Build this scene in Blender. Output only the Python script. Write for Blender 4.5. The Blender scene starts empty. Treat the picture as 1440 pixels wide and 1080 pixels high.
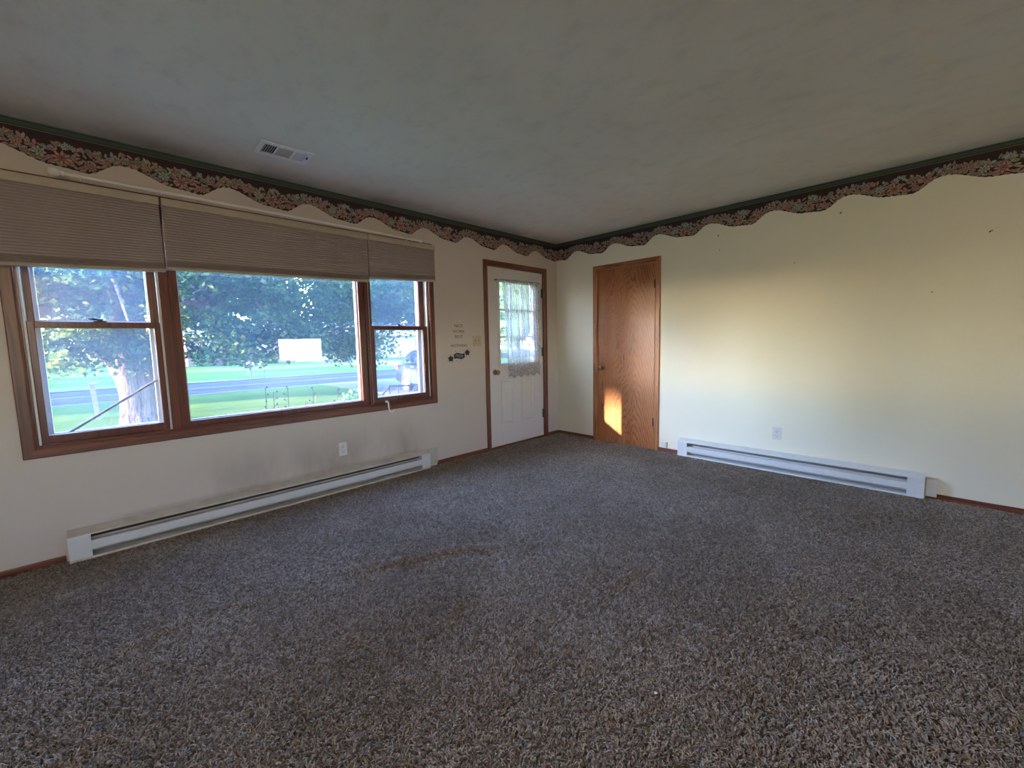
import bpy, bmesh, math, random
import numpy as np
from mathutils import Vector, Matrix
random.seed(7); RNG = np.random.default_rng(11)
C = bpy.context.scene.collection
sc = bpy.context.scene
PI = math.pi

# ------------------------------------------------------------------ camera, world, sun, exposure
cam_d = bpy.data.cameras.new('camera'); cam = bpy.data.objects.new('camera', cam_d); C.objects.link(cam)
YAW, PITCH, ROLL, FPX = 0.7890922, -0.0995744, -0.0204796, 590.958
fw = Vector((math.cos(PITCH)*math.cos(YAW), math.cos(PITCH)*math.sin(YAW), math.sin(PITCH)))
r0 = Vector((math.sin(YAW), -math.cos(YAW), 0)); u0 = r0.cross(fw)
rr = r0*math.cos(ROLL) + u0*math.sin(ROLL); uu = -r0*math.sin(ROLL) + u0*math.cos(ROLL)
M = Matrix((rr, uu, -fw)).transposed().to_4x4(); M.translation = Vector((-4.31313, -3.49121, 1.20995))
cam.matrix_world = M
cam_d.sensor_width = 36; cam_d.lens = FPX/1440*36; cam_d.clip_start = 0.02; cam_d.clip_end = 500
sc.camera = cam

SUN_DIR = Vector((-1.0, .275, .182)).normalized()      # towards the sun
world = bpy.data.worlds.new('world'); sc.world = world; world.use_nodes = True
wn = world.node_tree; wn.nodes.clear()
wo = wn.nodes.new('ShaderNodeOutputWorld'); wb = wn.nodes.new('ShaderNodeBackground')
sky = wn.nodes.new('ShaderNodeTexSky'); sky.sky_type = 'NISHITA'; sky.sun_disc = False
sky.sun_elevation = math.radians(18); sky.sun_rotation = math.atan2(SUN_DIR.x, SUN_DIR.y)
sky.air_density = 1.0; sky.dust_density = .35; sky.ozone_density = 2.0
wb.inputs['Strength'].default_value = 8.4
wt = wn.nodes.new('ShaderNodeMix'); wt.data_type = 'RGBA'; wt.blend_type = 'MULTIPLY'; wt.inputs[0].default_value = 1; wt.inputs[7].default_value = (.88, .94, 1.14, 1)   # clear blue morning, whole dome alike
wn.links.new(sky.outputs[0], wt.inputs[6]); wn.links.new(wt.outputs[2], wb.inputs[0]); wn.links.new(wb.outputs[0], wo.inputs[0])

sun_d = bpy.data.lights.new('sun', 'SUN'); sun = bpy.data.objects.new('sun', sun_d); C.objects.link(sun)
sun_d.energy = 105.0; sun_d.color = (1.0, .80, .55); sun_d.angle = math.radians(.6)
sun.rotation_euler = SUN_DIR.to_track_quat('Z', 'Y').to_euler(); sun.location = (-12, 8, 12)

def portal(name, loc, rot, w, h):
    l = bpy.data.lights.new(name, 'AREA'); o = bpy.data.objects.new(name, l); C.objects.link(o)
    l.shape = 'RECTANGLE'; l.size = w; l.size_y = h; l.cycles.is_portal = True
    o.location = loc; o.rotation_euler = rot
portal('window_portal', (-3.27, .17, 1.4), (-PI/2, 0, 0), 2.75, 1.5)
portal('door_portal', (-.73, .17, 1.43), (-PI/2, 0, 0), .62, .96)

FILL_WATTS = 98.0         # watts of the added fill lamp behind the camera
sc.cycles.caustics_reflective = False; sc.cycles.caustics_refractive = False
vs = sc.view_settings
sc.display_settings.display_device = 'sRGB'
vs.view_transform = 'Standard'; vs.look = 'None'; vs.exposure = 0.08; vs.gamma = 1.0; vs.use_curve_mapping = False

# ------------------------------------------------------------------ helpers
LOC = {}
def tag(o, label=None, cat=None, group=None, kind=None):
    if label: o['label'] = label
    if cat: o['category'] = cat
    if group: o['group'] = group
    if kind: o['kind'] = kind
    return o
def thing(name, loc, label=None, cat=None, group=None, kind=None, parent=None):
    o = bpy.data.objects.new(name, None); C.objects.link(o)
    o.empty_display_size = .1
    LOC[o] = Vector(loc)
    if parent is None: o.location = loc
    else: o.parent = parent; o.location = Vector(loc) - LOC[parent]
    return tag(o, label, cat, group, kind)
class MB:
    def __init__(s): s.v = []; s.f = []; s.c = []
    def add(s, vs_, fs, col=None):
        n = len(s.v); s.v += [tuple(v) for v in vs_]; s.f += [tuple(i+n for i in f) for f in fs]
        if col is not None: s.c += [col]*len(fs)
        return s
    def box(s, x0, x1, y0, y1, z0, z1, b=0):
        if x0 > x1: x0, x1 = x1, x0
        if y0 > y1: y0, y1 = y1, y0
        if z0 > z1: z0, z1 = z1, z0
        if b <= 0:
            v = [(x, y, z) for z in (z0, z1) for y in (y0, y1) for x in (x0, x1)]
            return s.add(v, [(0,2,3,1),(4,5,7,6),(0,1,5,4),(2,6,7,3),(0,4,6,2),(1,3,7,5)])
        bm = bmesh.new(); bmesh.ops.create_cube(bm, size=1)
        for q in bm.verts:
            q.co = Vector(((x0+x1)/2+q.co.x*(x1-x0), (y0+y1)/2+q.co.y*(y1-y0), (z0+z1)/2+q.co.z*(z1-z0)))
        b = min(b, .45*min(x1-x0, y1-y0, z1-z0))
        bmesh.ops.bevel(bm, geom=bm.edges[:], offset=b, segments=2, affect='EDGES', profile=.6)
        return s.bm(bm)
    def bm(s, bm):
        bm.verts.ensure_lookup_table(); bm.verts.index_update()
        s.add([q.co[:] for q in bm.verts], [tuple(q.index for q in f.verts) for f in bm.faces]); bm.free(); return s
    def tube(s, pts, r, n=10, cap=True):
        pts = [Vector(p) for p in pts]; rs = r if isinstance(r, (list, tuple)) else [r]*len(pts)
        base = len(s.v); up = Vector((0, 0, 1)); prev = None
        for i, p in enumerate(pts):
            d = (pts[min(i+1, len(pts)-1)] - pts[max(i-1, 0)]).normalized()
            a = d.cross(up) if prev is None else (prev - d*prev.dot(d))
            if a.length < 1e-4: a = d.cross(Vector((1, 0, 0)))
            a.normalize(); prev = a; b = d.cross(a)
            for k in range(n):
                t = 2*PI*k/n; s.v.append(tuple(p + (a*math.cos(t) + b*math.sin(t))*rs[i]))
        for i in range(len(pts)-1):
            for k in range(n):
                a0 = base+i*n+k; a1 = base+i*n+(k+1) % n; s.f.append((a0, a1, a1+n, a0+n))
        if cap:
            s.f.append(tuple(base+k for k in range(n))[::-1]); s.f.append(tuple(base+(len(pts)-1)*n+k for k in range(n)))
        return s
    def lathe(s, prof, axis=(0, 0, 1), at=(0, 0, 0), n=20):
        ax = Vector(axis).normalized(); a = ax.cross(Vector((0, 0, 1)))
        if a.length < 1e-3: a = Vector((1, 0, 0))
        a.normalize(); b = ax.cross(a); at = Vector(at); base = len(s.v)
        for (r, h) in prof:
            for k in range(n):
                t = 2*PI*k/n; s.v.append(tuple(at + ax*h + (a*math.cos(t)+b*math.sin(t))*max(r, 1e-5)))
        for i in range(len(prof)-1):
            for k in range(n):
                a0 = base+i*n+k; a1 = base+i*n+(k+1) % n; s.f.append((a0, a1, a1+n, a0+n))
        return s
    def prism(s, poly, axis, a0, a1):
        # poly: list of 2D points; axis 0: poly in (y,z), 1: poly in (x,z), 2: (x,y)
        n = len(poly)
        def P(p, a): return {0: (a, p[0], p[1]), 1: (p[0], a, p[1]), 2: (p[0], p[1], a)}[axis]
        v = [P(p, a0) for p in poly] + [P(p, a1) for p in poly]
        f = [(i, (i+1) % n, (i+1) % n+n, i+n) for i in range(n)] + [tuple(range(n))[::-1], tuple(range(n, 2*n))]
        return s.add(v, f)
    def build(s, name, mat, parent=None, smooth=False, fix=True, kind=None, label=None, cat=None, group=None):
        org = Vector((0, 0, 0)); p = parent
        if p is not None: org = LOC[p]
        me = bpy.data.meshes.new(name)
        me.from_pydata([tuple(Vector(v)-org) for v in s.v], [], s.f)
        if s.c:
            ca = me.color_attributes.new('Col', 'FLOAT_COLOR', 'CORNER'); arr = []
            for f, c in zip(s.f, s.c): arr += list(c[:3] + (1.0,))*len(f)
            ca.data.foreach_set('color', arr)
        if fix:
            bm = bmesh.new(); bm.from_mesh(me); bmesh.ops.recalc_face_normals(bm, faces=bm.faces[:]); bm.to_mesh(me); bm.free()
        if smooth:
            me.polygons.foreach_set('use_smooth', [True]*len(me.polygons)); me.set_sharp_from_angle(angle=math.radians(40))
        me.materials.append(mat); me.update()
        o = bpy.data.objects.new(name, me); C.objects.link(o)
        if parent is not None: o.parent = parent
        LOC[o] = org
        return tag(o, label, cat, group, kind)
def dup(o, name=None):
    c = o.copy(); C.objects.link(c); LOC[c] = LOC.get(o, Vector())
    for ch in list(o.children):
        d = dup(ch); d.parent = c
    return c

# ------------------------------------------------------------------ materials
class NT:
    def __init__(s, name):
        s.m = bpy.data.materials.new(name); s.m.use_nodes = True; s.t = s.m.node_tree; s.t.nodes.clear()
        s.out = s.n('OutputMaterial'); s.co = s.n('TexCoord')
    def n(s, t, **k):
        q = s.t.nodes.new('ShaderNode'+t)
        for a, b in k.items():
            if a.startswith('i_'): q.inputs[a[2:].replace('_', ' ')].default_value = b
            else: setattr(q, a, b)
        return q
    def l(s, a, b): s.t.links.new(a, b)
    def bsdf(s, col=None, rough=.5, **k):
        b = s.n('BsdfPrincipled'); b.inputs['Roughness'].default_value = rough
        if isinstance(col, tuple): b.inputs['Base Color'].default_value = (*col, 1)
        elif col is not None: s.l(col, b.inputs['Base Color'])
        for a, v in k.items(): b.inputs[a.replace('_', ' ')].default_value = v
        s.l(b.outputs[0], s.out.inputs[0]); return b
    def map(s, scale, rot=(0, 0, 0), loc=(0, 0, 0), src=None):
        m = s.n('Mapping'); m.inputs['Scale'].default_value = scale; m.inputs['Rotation'].default_value = rot; m.inputs['Location'].default_value = loc
        s.l(src or s.co.outputs['Object'], m.inputs[0]); return m.outputs[0]
    def noise(s, vec, scale=5, detail=3, rough=.5, dist=0):
        q = s.n('TexNoise'); q.inputs['Scale'].default_value = scale; q.inputs['Detail'].default_value = detail
        q.inputs['Roughness'].default_value = rough; q.inputs['Distortion'].default_value = dist; s.l(vec, q.inputs['Vector']); return q.outputs[0]
    def ramp(s, fac, stops):
        r = s.n('ValToRGB'); e = r.color_ramp.elements
        while len(e) < len(stops): e.new(.5)
        for q, (p, c) in zip(e, stops): q.position = p; q.color = (*c, 1)
        s.l(fac, r.inputs[0]); return r.outputs[0]
    def mix(s, fac, a, b, mode='MIX'):
        m = s.n('Mix', data_type='RGBA', blend_type=mode)
        for sock, v in ((m.inputs[0], fac), (m.inputs[6], a), (m.inputs[7], b)):
            if isinstance(v, (int, float)): sock.default_value = v
            elif isinstance(v, tuple): sock.default_value = (*v, 1)
            else: s.l(v, sock)
        return m.outputs[2]
    def math(s, op, a, b=0.0, c=None):
        m = s.n('Math', operation=op)
        for i, v in enumerate((a, b) if c is None else (a, b, c)):
            if isinstance(v, (int, float)): m.inputs[i].default_value = v
            else: s.l(v, m.inputs[i])
        return m.outputs[0]
    def bump(s, b, h, strength=.3, dist=.002):
        q = s.n('Bump'); q.inputs['Strength'].default_value = strength; q.inputs['Distance'].default_value = dist
        s.l(h, q.inputs['Height']); s.l(q.outputs[0], b.inputs['Normal'])
def plain(name, col, rough=.5, var=.06, scale=30, bump=0, **k):
    t = NT(name); nz = t.noise(t.map((1, 1, 1)), scale, 3)
    c = t.ramp(nz, [(.3, tuple(x*(1-var) for x in col)), (.7, tuple(min(1, x*(1+var)) for x in col))])
    b = t.bsdf(c, rough, **k)
    if bump: t.bump(b, t.noise(t.map((1, 1, 1)), scale*6, 2), bump, .001)
    return t.m
def oak(name, axis, base=(.145, .046, .022), dark=(.065, .020, .010), sc_=1.0, rough=.38, loc=(0, 0, 0)):
    t = NT(name); s = [26.0, 26.0, 26.0]; s[axis] = 1.6
    v = t.map(tuple(s), loc=loc)
    g = t.noise(v, 1.0*sc_, 4, .6, 1.2)
    s2 = [150.0, 150.0, 150.0]; s2[axis] = 5.0
    p = t.noise(t.map(tuple(s2)), 1.0, 2, .5)
    c = t.ramp(g, [(.32, dark), (.46, base), (.62, tuple(x*1.35 for x in base))])
    c = t.mix(t.math('MULTIPLY', t.ramp(p, [(.35, (1, 1, 1)), (.48, (0, 0, 0))]), .5), c, tuple(x*.7 for x in dark))
    b = t.bsdf(c, rough); t.bump(b, p, .15, .001); return t.m

M_ = {}
def mk_wall(name, col, stain=False):
    t = NT(name)
    big = t.noise(t.map((1, 1, 1)), 1.3, 3)
    c = t.ramp(big, [(.3, tuple(x*.965 for x in col)), (.7, col)])
    if stain:   # soot smudges the heater has left on the paint above it
        sx = t.n('SeparateXYZ'); t.l(t.co.outputs['Object'], sx.inputs[0])
        X, Z = sx.outputs[0], sx.outputs[2]
        def band(v, a, b, c_, d):
            q = t.n('MapRange', interpolation_type='SMOOTHSTEP'); t.l(v, q.inputs[0])
            q.inputs[1].default_value = a; q.inputs[2].default_value = b
            r = t.n('MapRange', interpolation_type='SMOOTHSTEP'); t.l(v, r.inputs[0])
            r.inputs[1].default_value = c_; r.inputs[2].default_value = d; r.inputs[3].default_value = 1; r.inputs[4].default_value = 0
            return t.math('MULTIPLY', q.outputs[0], r.outputs[0])
        m = t.math('MULTIPLY', band(X, -4.0, -3.75, -2.25, -2.0), band(Z, .12, .2, .25, .60))
        nz = t.noise(t.map((3.2, 1, 1.1)), 1.0, 4, .6)
        nz2 = t.ramp(nz, [(.36, (0, 0, 0)), (.68, (1, 1, 1))])
        f = t.math('MULTIPLY', m, nz2); f = t.math('MULTIPLY', f, .5)
        c = t.mix(f, c, (.20, .165, .12))
        cb = t.math('MULTIPLY', band(Z, .10, .15, .18, .215), band(X, -4.4, -4.2, -2.2, -2.05))
        c = t.mix(t.math('MULTIPLY', cb, .35), c, (.22, .19, .15))
    b = t.bsdf(c, .62)
    t.bump(b, t.noise(t.map((1, 1, 1)), 260, 2), .25, .0012)
    return t.m
WALL = mk_wall('paint_cream_wall_lit', (.82, .80, .66))  # lighter yellowish copy of the cream paint, brighter light put into its colour
WALLA = mk_wall('paint_cream_front_wall_shaded', (.60, .53, .475), True)  # same cream paint as the right wall, darkened in colour for dimmer light
def mk_ceil():
    t = NT('ceiling_texture')
    a = t.noise(t.map((1, 1, 1)), 1.1, 3); b_ = t.noise(t.map((1, .6, 1)), 9, 4, .65)
    c = t.ramp(a, [(.3, (.82, .77, .69)), (.7, (.90, .86, .78))])
    c = t.mix(t.math('MULTIPLY', t.ramp(b_, [(.5, (0, 0, 0)), (.78, (1, 1, 1))]), .22), c, (.36, .34, .31))
    sx = t.n('SeparateXYZ'); t.l(t.co.outputs['Object'], sx.inputs[0])
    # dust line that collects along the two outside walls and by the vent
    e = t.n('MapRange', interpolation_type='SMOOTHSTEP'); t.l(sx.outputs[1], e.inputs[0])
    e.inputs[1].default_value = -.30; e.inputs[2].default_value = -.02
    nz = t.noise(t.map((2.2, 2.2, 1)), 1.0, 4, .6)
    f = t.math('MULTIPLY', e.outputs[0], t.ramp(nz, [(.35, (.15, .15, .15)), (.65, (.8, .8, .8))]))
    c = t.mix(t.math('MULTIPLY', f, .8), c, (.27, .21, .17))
    b = t.bsdf(c, .9); t.bump(b, t.noise(t.map((1, 1, 1)), 190, 3), .35, .002)
    return t.m
CEIL = mk_ceil()
def mk_carpet(name, mult=1.0, inst=False):
    t = NT(name); ps = t.n('NewGeometry').outputs['Position']
    big = t.noise(ps, .9, 3, .55); mid = t.noise(ps, 5.5, 3, .6); fine = t.n('ObjectInfo').outputs['Random'] if inst else t.noise(ps, 230, 2, .7)
    c = t.ramp(fine, [(.1, (.17*mult, .14*mult, .115*mult)), (.5, (.30*mult, .255*mult, .215*mult)), (.9, (.46*mult, .405*mult, .355*mult))] if inst else [(.20 if inst else .30, (.115*mult, .095*mult, .075*mult)), (.5, (.30*mult, .255*mult, .215*mult)), (.72, (.56*mult, .50*mult, .44*mult))])
    c = t.mix(1.0, c, t.ramp(big, [(.35, (.72, .69, .64)), (.65, (1, 1, 1))]), 'MULTIPLY')
    c = t.mix(1.0, c, t.ramp(mid, [(.3, (.84, .82, .78)), (.7, (1, 1, 1))]), 'MULTIPLY')
    b = t.bsdf(c, .95, Sheen_Weight=.15, Sheen_Roughness=.5)
    return t.m
CARPET = mk_carpet('carpet_base'); PILE = mk_carpet('carpet_pile', .98, True)
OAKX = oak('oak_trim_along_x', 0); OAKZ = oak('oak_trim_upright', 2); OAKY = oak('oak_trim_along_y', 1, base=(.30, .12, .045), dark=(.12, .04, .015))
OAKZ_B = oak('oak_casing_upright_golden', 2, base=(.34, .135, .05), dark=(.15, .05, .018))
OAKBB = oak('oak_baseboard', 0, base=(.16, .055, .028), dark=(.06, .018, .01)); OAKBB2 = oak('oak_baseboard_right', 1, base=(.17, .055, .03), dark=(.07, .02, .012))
WOODFR = oak('window_frame_wood', 2, base=(.115, .028, .016), dark=(.07, .016, .010), rough=.3)
WOODFRX = oak('window_frame_wood_rail', 0, base=(.115, .028, .016), dark=(.07, .016, .010), rough=.3)
def mk_closet():
    t = NT('oak_veneer_cathedral_grain')
    sx = t.n('SeparateXYZ'); t.l(t.co.outputs['Object'], sx.inputs[0]); Y, Z = sx.outputs[1], sx.outputs[2]
    n1 = t.noise(t.map((1, 3.2, .9)), 2.0, 3, .55)
    n2 = t.noise(t.map((1, 16, 2.4)), 1.6, 3, .6)
    yc = t.math('ADD', Y, 1.10)                          # grain axis a little right of the middle
    yc = t.math('ADD', yc, t.math('MULTIPLY', t.math('SUBTRACT', n1, .5), .08))
    par = t.math('MULTIPLY', t.math('POWER', t.math('ABSOLUTE', yc), 1.5), 17.0)
    zz = t.math('MULTIPLY', Z, 2.3)
    f = t.math('ADD', par, zz)
    f = t.math('ADD', f, t.math('MULTIPLY', n2, .28)); f = t.math('ADD', f, t.math('MULTIPLY', n1, 1.5))
    w = t.math('FRACT', t.math('MULTIPLY', f, 3.6))
    line = t.ramp(w, [(.0, (1, 1, 1)), (.14, (.35, .35, .35)), (.40, (0, 0, 0)), (.86, (0, 0, 0)), (1.0, (1, 1, 1))])
    fib = t.noise(t.map((1, 240, 7)), 1.0, 2, .5)
    base = t.ramp(t.noise(t.map((1, 7, .7)), 1.0, 3), [(.3, (.34, .125, .042)), (.7, (.47, .19, .07))])
    c = t.mix(t.math('MULTIPLY', line, .85), base, (.10, .030, .010))
    c = t.mix(t.math('MULTIPLY', t.ramp(fib, [(.40, (1, 1, 1)), (.52, (0, 0, 0))]), .25), c, (.16, .05, .018))
    b = t.bsdf(c, .36); t.bump(b, fib, .12, .001); return t.m
CLOSET = mk_closet()
WHITE = plain('white_door_paint', (.66, .64, .63), .42, .02)
VINYL = plain('white_vinyl', (.72, .74, .74), .35, .02)
ALU = plain('storm_frame_aluminium', (.62, .66, .68), .4, .03)
HEAT = plain('heater_enamel_white', (.66, .69, .70), .33, .03)
HEATG = plain('heater_enamel_grey', (.42, .45, .44), .4, .08)
HEATDUST = plain('heater_back_panel_dusty', (.55, .51, .45), .6, .12, 14)
DARKM = plain('dark_fin_metal', (.03, .04, .04), .45, .2)
FINM = plain('fin_aluminium', (.25, .27, .27), .35, .1, Metallic=.8)
BRASS = plain('aged_brass', (.34, .24, .12), .28, .15, Metallic=1.0)
BLACK = plain('black_iron', (.012, .012, .013), .5, .1)
ALMOND = plain('almond_plastic', (.50, .41, .27), .4, .03)
WPLAST = plain('white_plastic', (.70, .69, .66), .4, .03)
BEIGEM = plain('beige_cover_metal', (.50, .46, .38), .5, .06)
ROD = plain('white_rod_enamel', (.78, .76, .72), .35, .03)
RAILB = plain('shade_rail_beige', (.42, .36, .28), .5, .05)
VENTW = plain('vent_white_enamel', (.9, .9, .9), .4, .03)
def mk_fabric():
    t = NT('shade_fabric_taupe'); n1 = t.noise(t.map((1, 1, 1)), 3, 2)
    c = t.ramp(n1, [(.3, (.34, .28, .265)), (.7, (.37, .31, .295))])
    t.bsdf(c, .95, Specular_IOR_Level=0.1); return t.m
FABRIC = mk_fabric()
def mk_glass(name, haze, hcol=(.42, .66, 1.0)):
    t = NT(name)
    ge = t.n('NewGeometry'); dt = t.n('VectorMath', operation='DOT_PRODUCT'); t.l(ge.outputs['Incoming'], dt.inputs[0]); t.l(ge.outputs['Normal'], dt.inputs[1])
    fres = t.math('MULTIPLY_ADD', t.math('POWER', t.math('SUBTRACT', 1.0, t.math('ABSOLUTE', dt.outputs['Value'])), 5.0), .96, .04)   # same on both faces of the thin pane
    tp = t.n('BsdfTransparent'); tp.inputs[0].default_value = (.98, .98, .98, 1)
    gl = t.n('BsdfGlossy'); gl.inputs['Roughness'].default_value = .01
    tl = t.n('BsdfTranslucent'); tl.inputs[0].default_value = (*hcol, 1)
    nz = t.noise(t.map((1, 1, 1)), 3.0, 3, .6)
    hz = t.n('MixShader'); t.l(t.math('MULTIPLY', t.ramp(nz, [(.3, (.75, .75, .75)), (.7, (1, 1, 1))]), haze), hz.inputs[0])
    t.l(tp.outputs[0], hz.inputs[1]); t.l(tl.outputs[0], hz.inputs[2])
    mx = t.n('MixShader'); t.l(fres, mx.inputs[0]); t.l(hz.outputs[0], mx.inputs[1]); t.l(gl.outputs[0], mx.inputs[2])
    t.l(mx.outputs[0], t.out.inputs[0]); return t.m
GLASS = mk_glass('dusty_blue_haze_glass', .018)  # dust veil tinted blue, putting the bluish haze of the view into the pane
GLASSD = mk_glass('door_glass', .015, (.8, .95, .95))
def mk_lace():
    t = NT('sheer_lace'); sx = t.n('SeparateXYZ'); t.l(t.co.outputs['Object'], sx.inputs[0])
    v = t.n('TexVoronoi'); v.inputs['Scale'].default_value = 55; t.l(t.co.outputs['Object'], v.inputs['Vector'])
    dots = t.ramp(v.outputs['Distance'], [(.25, (.85, .85, .85)), (.45, (.45, .45, .45))])
    d = t.n('BsdfDiffuse'); d.inputs[0].default_value = (.78, .76, .74, 1); tl = t.n('BsdfTranslucent'); tl.inputs[0].default_value = (.6, .6, .58, 1)
    a = t.n('MixShader'); a.inputs[0].default_value = .5; t.l(d.outputs[0], a.inputs[1]); t.l(tl.outputs[0], a.inputs[2])
    tp = t.n('BsdfTransparent'); m = t.n('MixShader'); t.l(t.math('MULTIPLY', dots, .92), m.inputs[0])
    t.l(tp.outputs[0], m.inputs[1]); t.l(a.outputs[0], m.inputs[2]); t.l(m.outputs[0], t.out.inputs[0]); return t.m
LACE = mk_lace()
def attr_mat(name, rough=.7):
    t = NT(name); a = t.n('Attribute', attribute_name='Col'); nz = t.noise(t.map((1, 1, 1)), 160, 2)
    c = t.mix(1.0, a.outputs[0], t.ramp(nz, [(.35, (.78, .78, .78)), (.65, (1, 1, 1))]), 'MULTIPLY'); t.bsdf(c, rough); return t.m
PRINT = attr_mat('wallpaper_border_print')

# ------------------------------------------------------------------ room shell
XL, YB, H = -6.5, -7.0, 2.44
def wall_holes(name, mat, axis, at, thick, a0, a1, z0, z1, holes):
    """axis 'x': wall runs along x at y=at..at+thick; axis 'y': runs along y at x=at..at+thick"""
    A = sorted({a0, a1, *[h[0] for h in holes], *[h[1] for h in holes]}); Z = sorted({z0, z1, *[h[2] for h in holes], *[h[3] for h in holes]})
    def hole(i, j):
        if i < 0 or j < 0 or i >= len(A)-1 or j >= len(Z)-1: return True
        ca, cz = (A[i]+A[i+1])/2, (Z[j]+Z[j+1])/2
        return any(h[0] < ca < h[1] and h[2] < cz < h[3] for h in holes)
    m = MB()
    def P(a, d, z): return (a, at+d, z) if axis == 'x' else (at+d, a, z)
    for i in range(len(A)-1):
        for j in range(len(Z)-1):
            if hole(i, j): continue
            p, q, r, s = A[i], A[i+1], Z[j], Z[j+1]
            for d in (0, thick): m.add([P(p, d, r), P(q, d, r), P(q, d, s), P(p, d, s)], [(0, 1, 2, 3)])
            for (di, dj, c) in ((-1, 0, [(p, r), (p, s)]), (1, 0, [(q, r), (q, s)]), (0, -1, [(p, r), (q, r)]), (0, 1, [(p, s), (q, s)])):
                if hole(i+di, j+dj):
                    (a_, z_), (b_, y_) = c
                    m.add([P(a_, 0, z_), P(b_, 0, y_), P(b_, thick, y_), P(a_, thick, z_)], [(0, 1, 2, 3)])
    bm = bmesh.new(); vv = [bm.verts.new(v) for v in m.v]
    for f in m.f: bm.faces.new([vv[i] for i in f])
    bmesh.ops.remove_doubles(bm, verts=bm.verts[:], dist=1e-5); bmesh.ops.recalc_face_normals(bm, faces=bm.faces[:])
    mm = MB().bm(bm)
    return mm.build(name, mat, kind='structure')
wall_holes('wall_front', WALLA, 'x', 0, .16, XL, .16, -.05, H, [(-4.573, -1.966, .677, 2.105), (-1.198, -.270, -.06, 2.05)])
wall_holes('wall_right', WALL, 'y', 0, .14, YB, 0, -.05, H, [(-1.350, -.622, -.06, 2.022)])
wall_holes('wall_back', WALL, 'x', YB-.14, .14, XL, .14, -.05, H, [(-1.32, -.28, .86, 1.42), (-6.2, -5.3, .02, 2.05)])
wall_holes('wall_left', WALL, 'y', XL-.14, .14, YB-.14, .16, -.05, H, [])
MB().box(XL-.14, .16, YB-.14, .16, H, H+.12).build('ceiling', CEIL, kind='structure')

# carpet floor with the raised wrinkles the photo shows
WR = [((-3.47, -1.30), (-2.70, -1.70), .016, .022), ((-2.70, -1.86), (-2.50, -1.85), .010, .022), ((-2.64, -2.40), (-2.33, -2.46), .011, .03),
      ((-4.42, -1.24), (-3.98, -1.20), .010, .022), ((-4.52, -1.73), (-4.36, -1.69), .012, .025), ((-3.34, -2.02), (-3.14, -1.99), .009, .025),
      ((-3.05, -1.72), (-2.85, -1.80), .007, .03), ((-4.0, -1.2), (-3.65, -1.32), .006, .02), ((-2.35, -1.45), (-1.95, -1.62), .007, .025), ((-5.1, -1.1), (-4.7, -1.18), .008, .025)]
def carpet_z(X, Y):
    Z = np.zeros_like(X)
    for (a, b, h, w) in WR:
        h = h*2.2
        ax, ay = a; bx, by = b; dx, dy = bx-ax, by-ay; L = math.hypot(dx, dy)
        t = ((X-ax)*dx + (Y-ay)*dy)/L**2; d = ((X-ax)*-dy + (Y-ay)*dx)/L + .012*np.sin(t*7)
        e = np.clip(np.minimum(t, 1-t)*4+.35, 0, 1)
        Z += h*np.exp(-(d/w)**2)*e*(t > -.09)*(t < 1.09)
    Z += .0025*np.sin(X*5.1+Y*2.3)*np.sin(Y*6.7-X*1.7)
    return Z
def grid_mesh(name, xs, ys, zf, mat):
    X, Y = np.meshgrid(xs, ys); Z = zf(X, Y); n, m = len(xs), len(ys)
    co = np.stack([X, Y, Z], -1).reshape(-1, 3)
    i = np.arange(n-1)[None, :] + np.arange(m-1)[:, None]*n
    q = np.stack([i, i+1, i+1+n, i+n], -1).reshape(-1, 4)
    me = bpy.data.meshes.new(name); me.vertices.add(len(co)); me.vertices.foreach_set('co', co.ravel())
    me.loops.add(q.size); me.loops.foreach_set('vertex_index', q.ravel()); me.polygons.add(len(q))
    me.polygons.foreach_set('loop_start', np.arange(len(q))*4); me.update(); me.validate()
    me.polygons.foreach_set('use_smooth', [True]*len(q)); me.materials.append(mat)
    o = bpy.data.objects.new(name, me); C.objects.link(o); return o
fl = grid_mesh('floor', np.arange(XL, .001, .02), np.arange(YB, .001, .02), lambda X, Y: carpet_z(X, Y)-.014, CARPET)
tag(fl, kind='structure')

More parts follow.
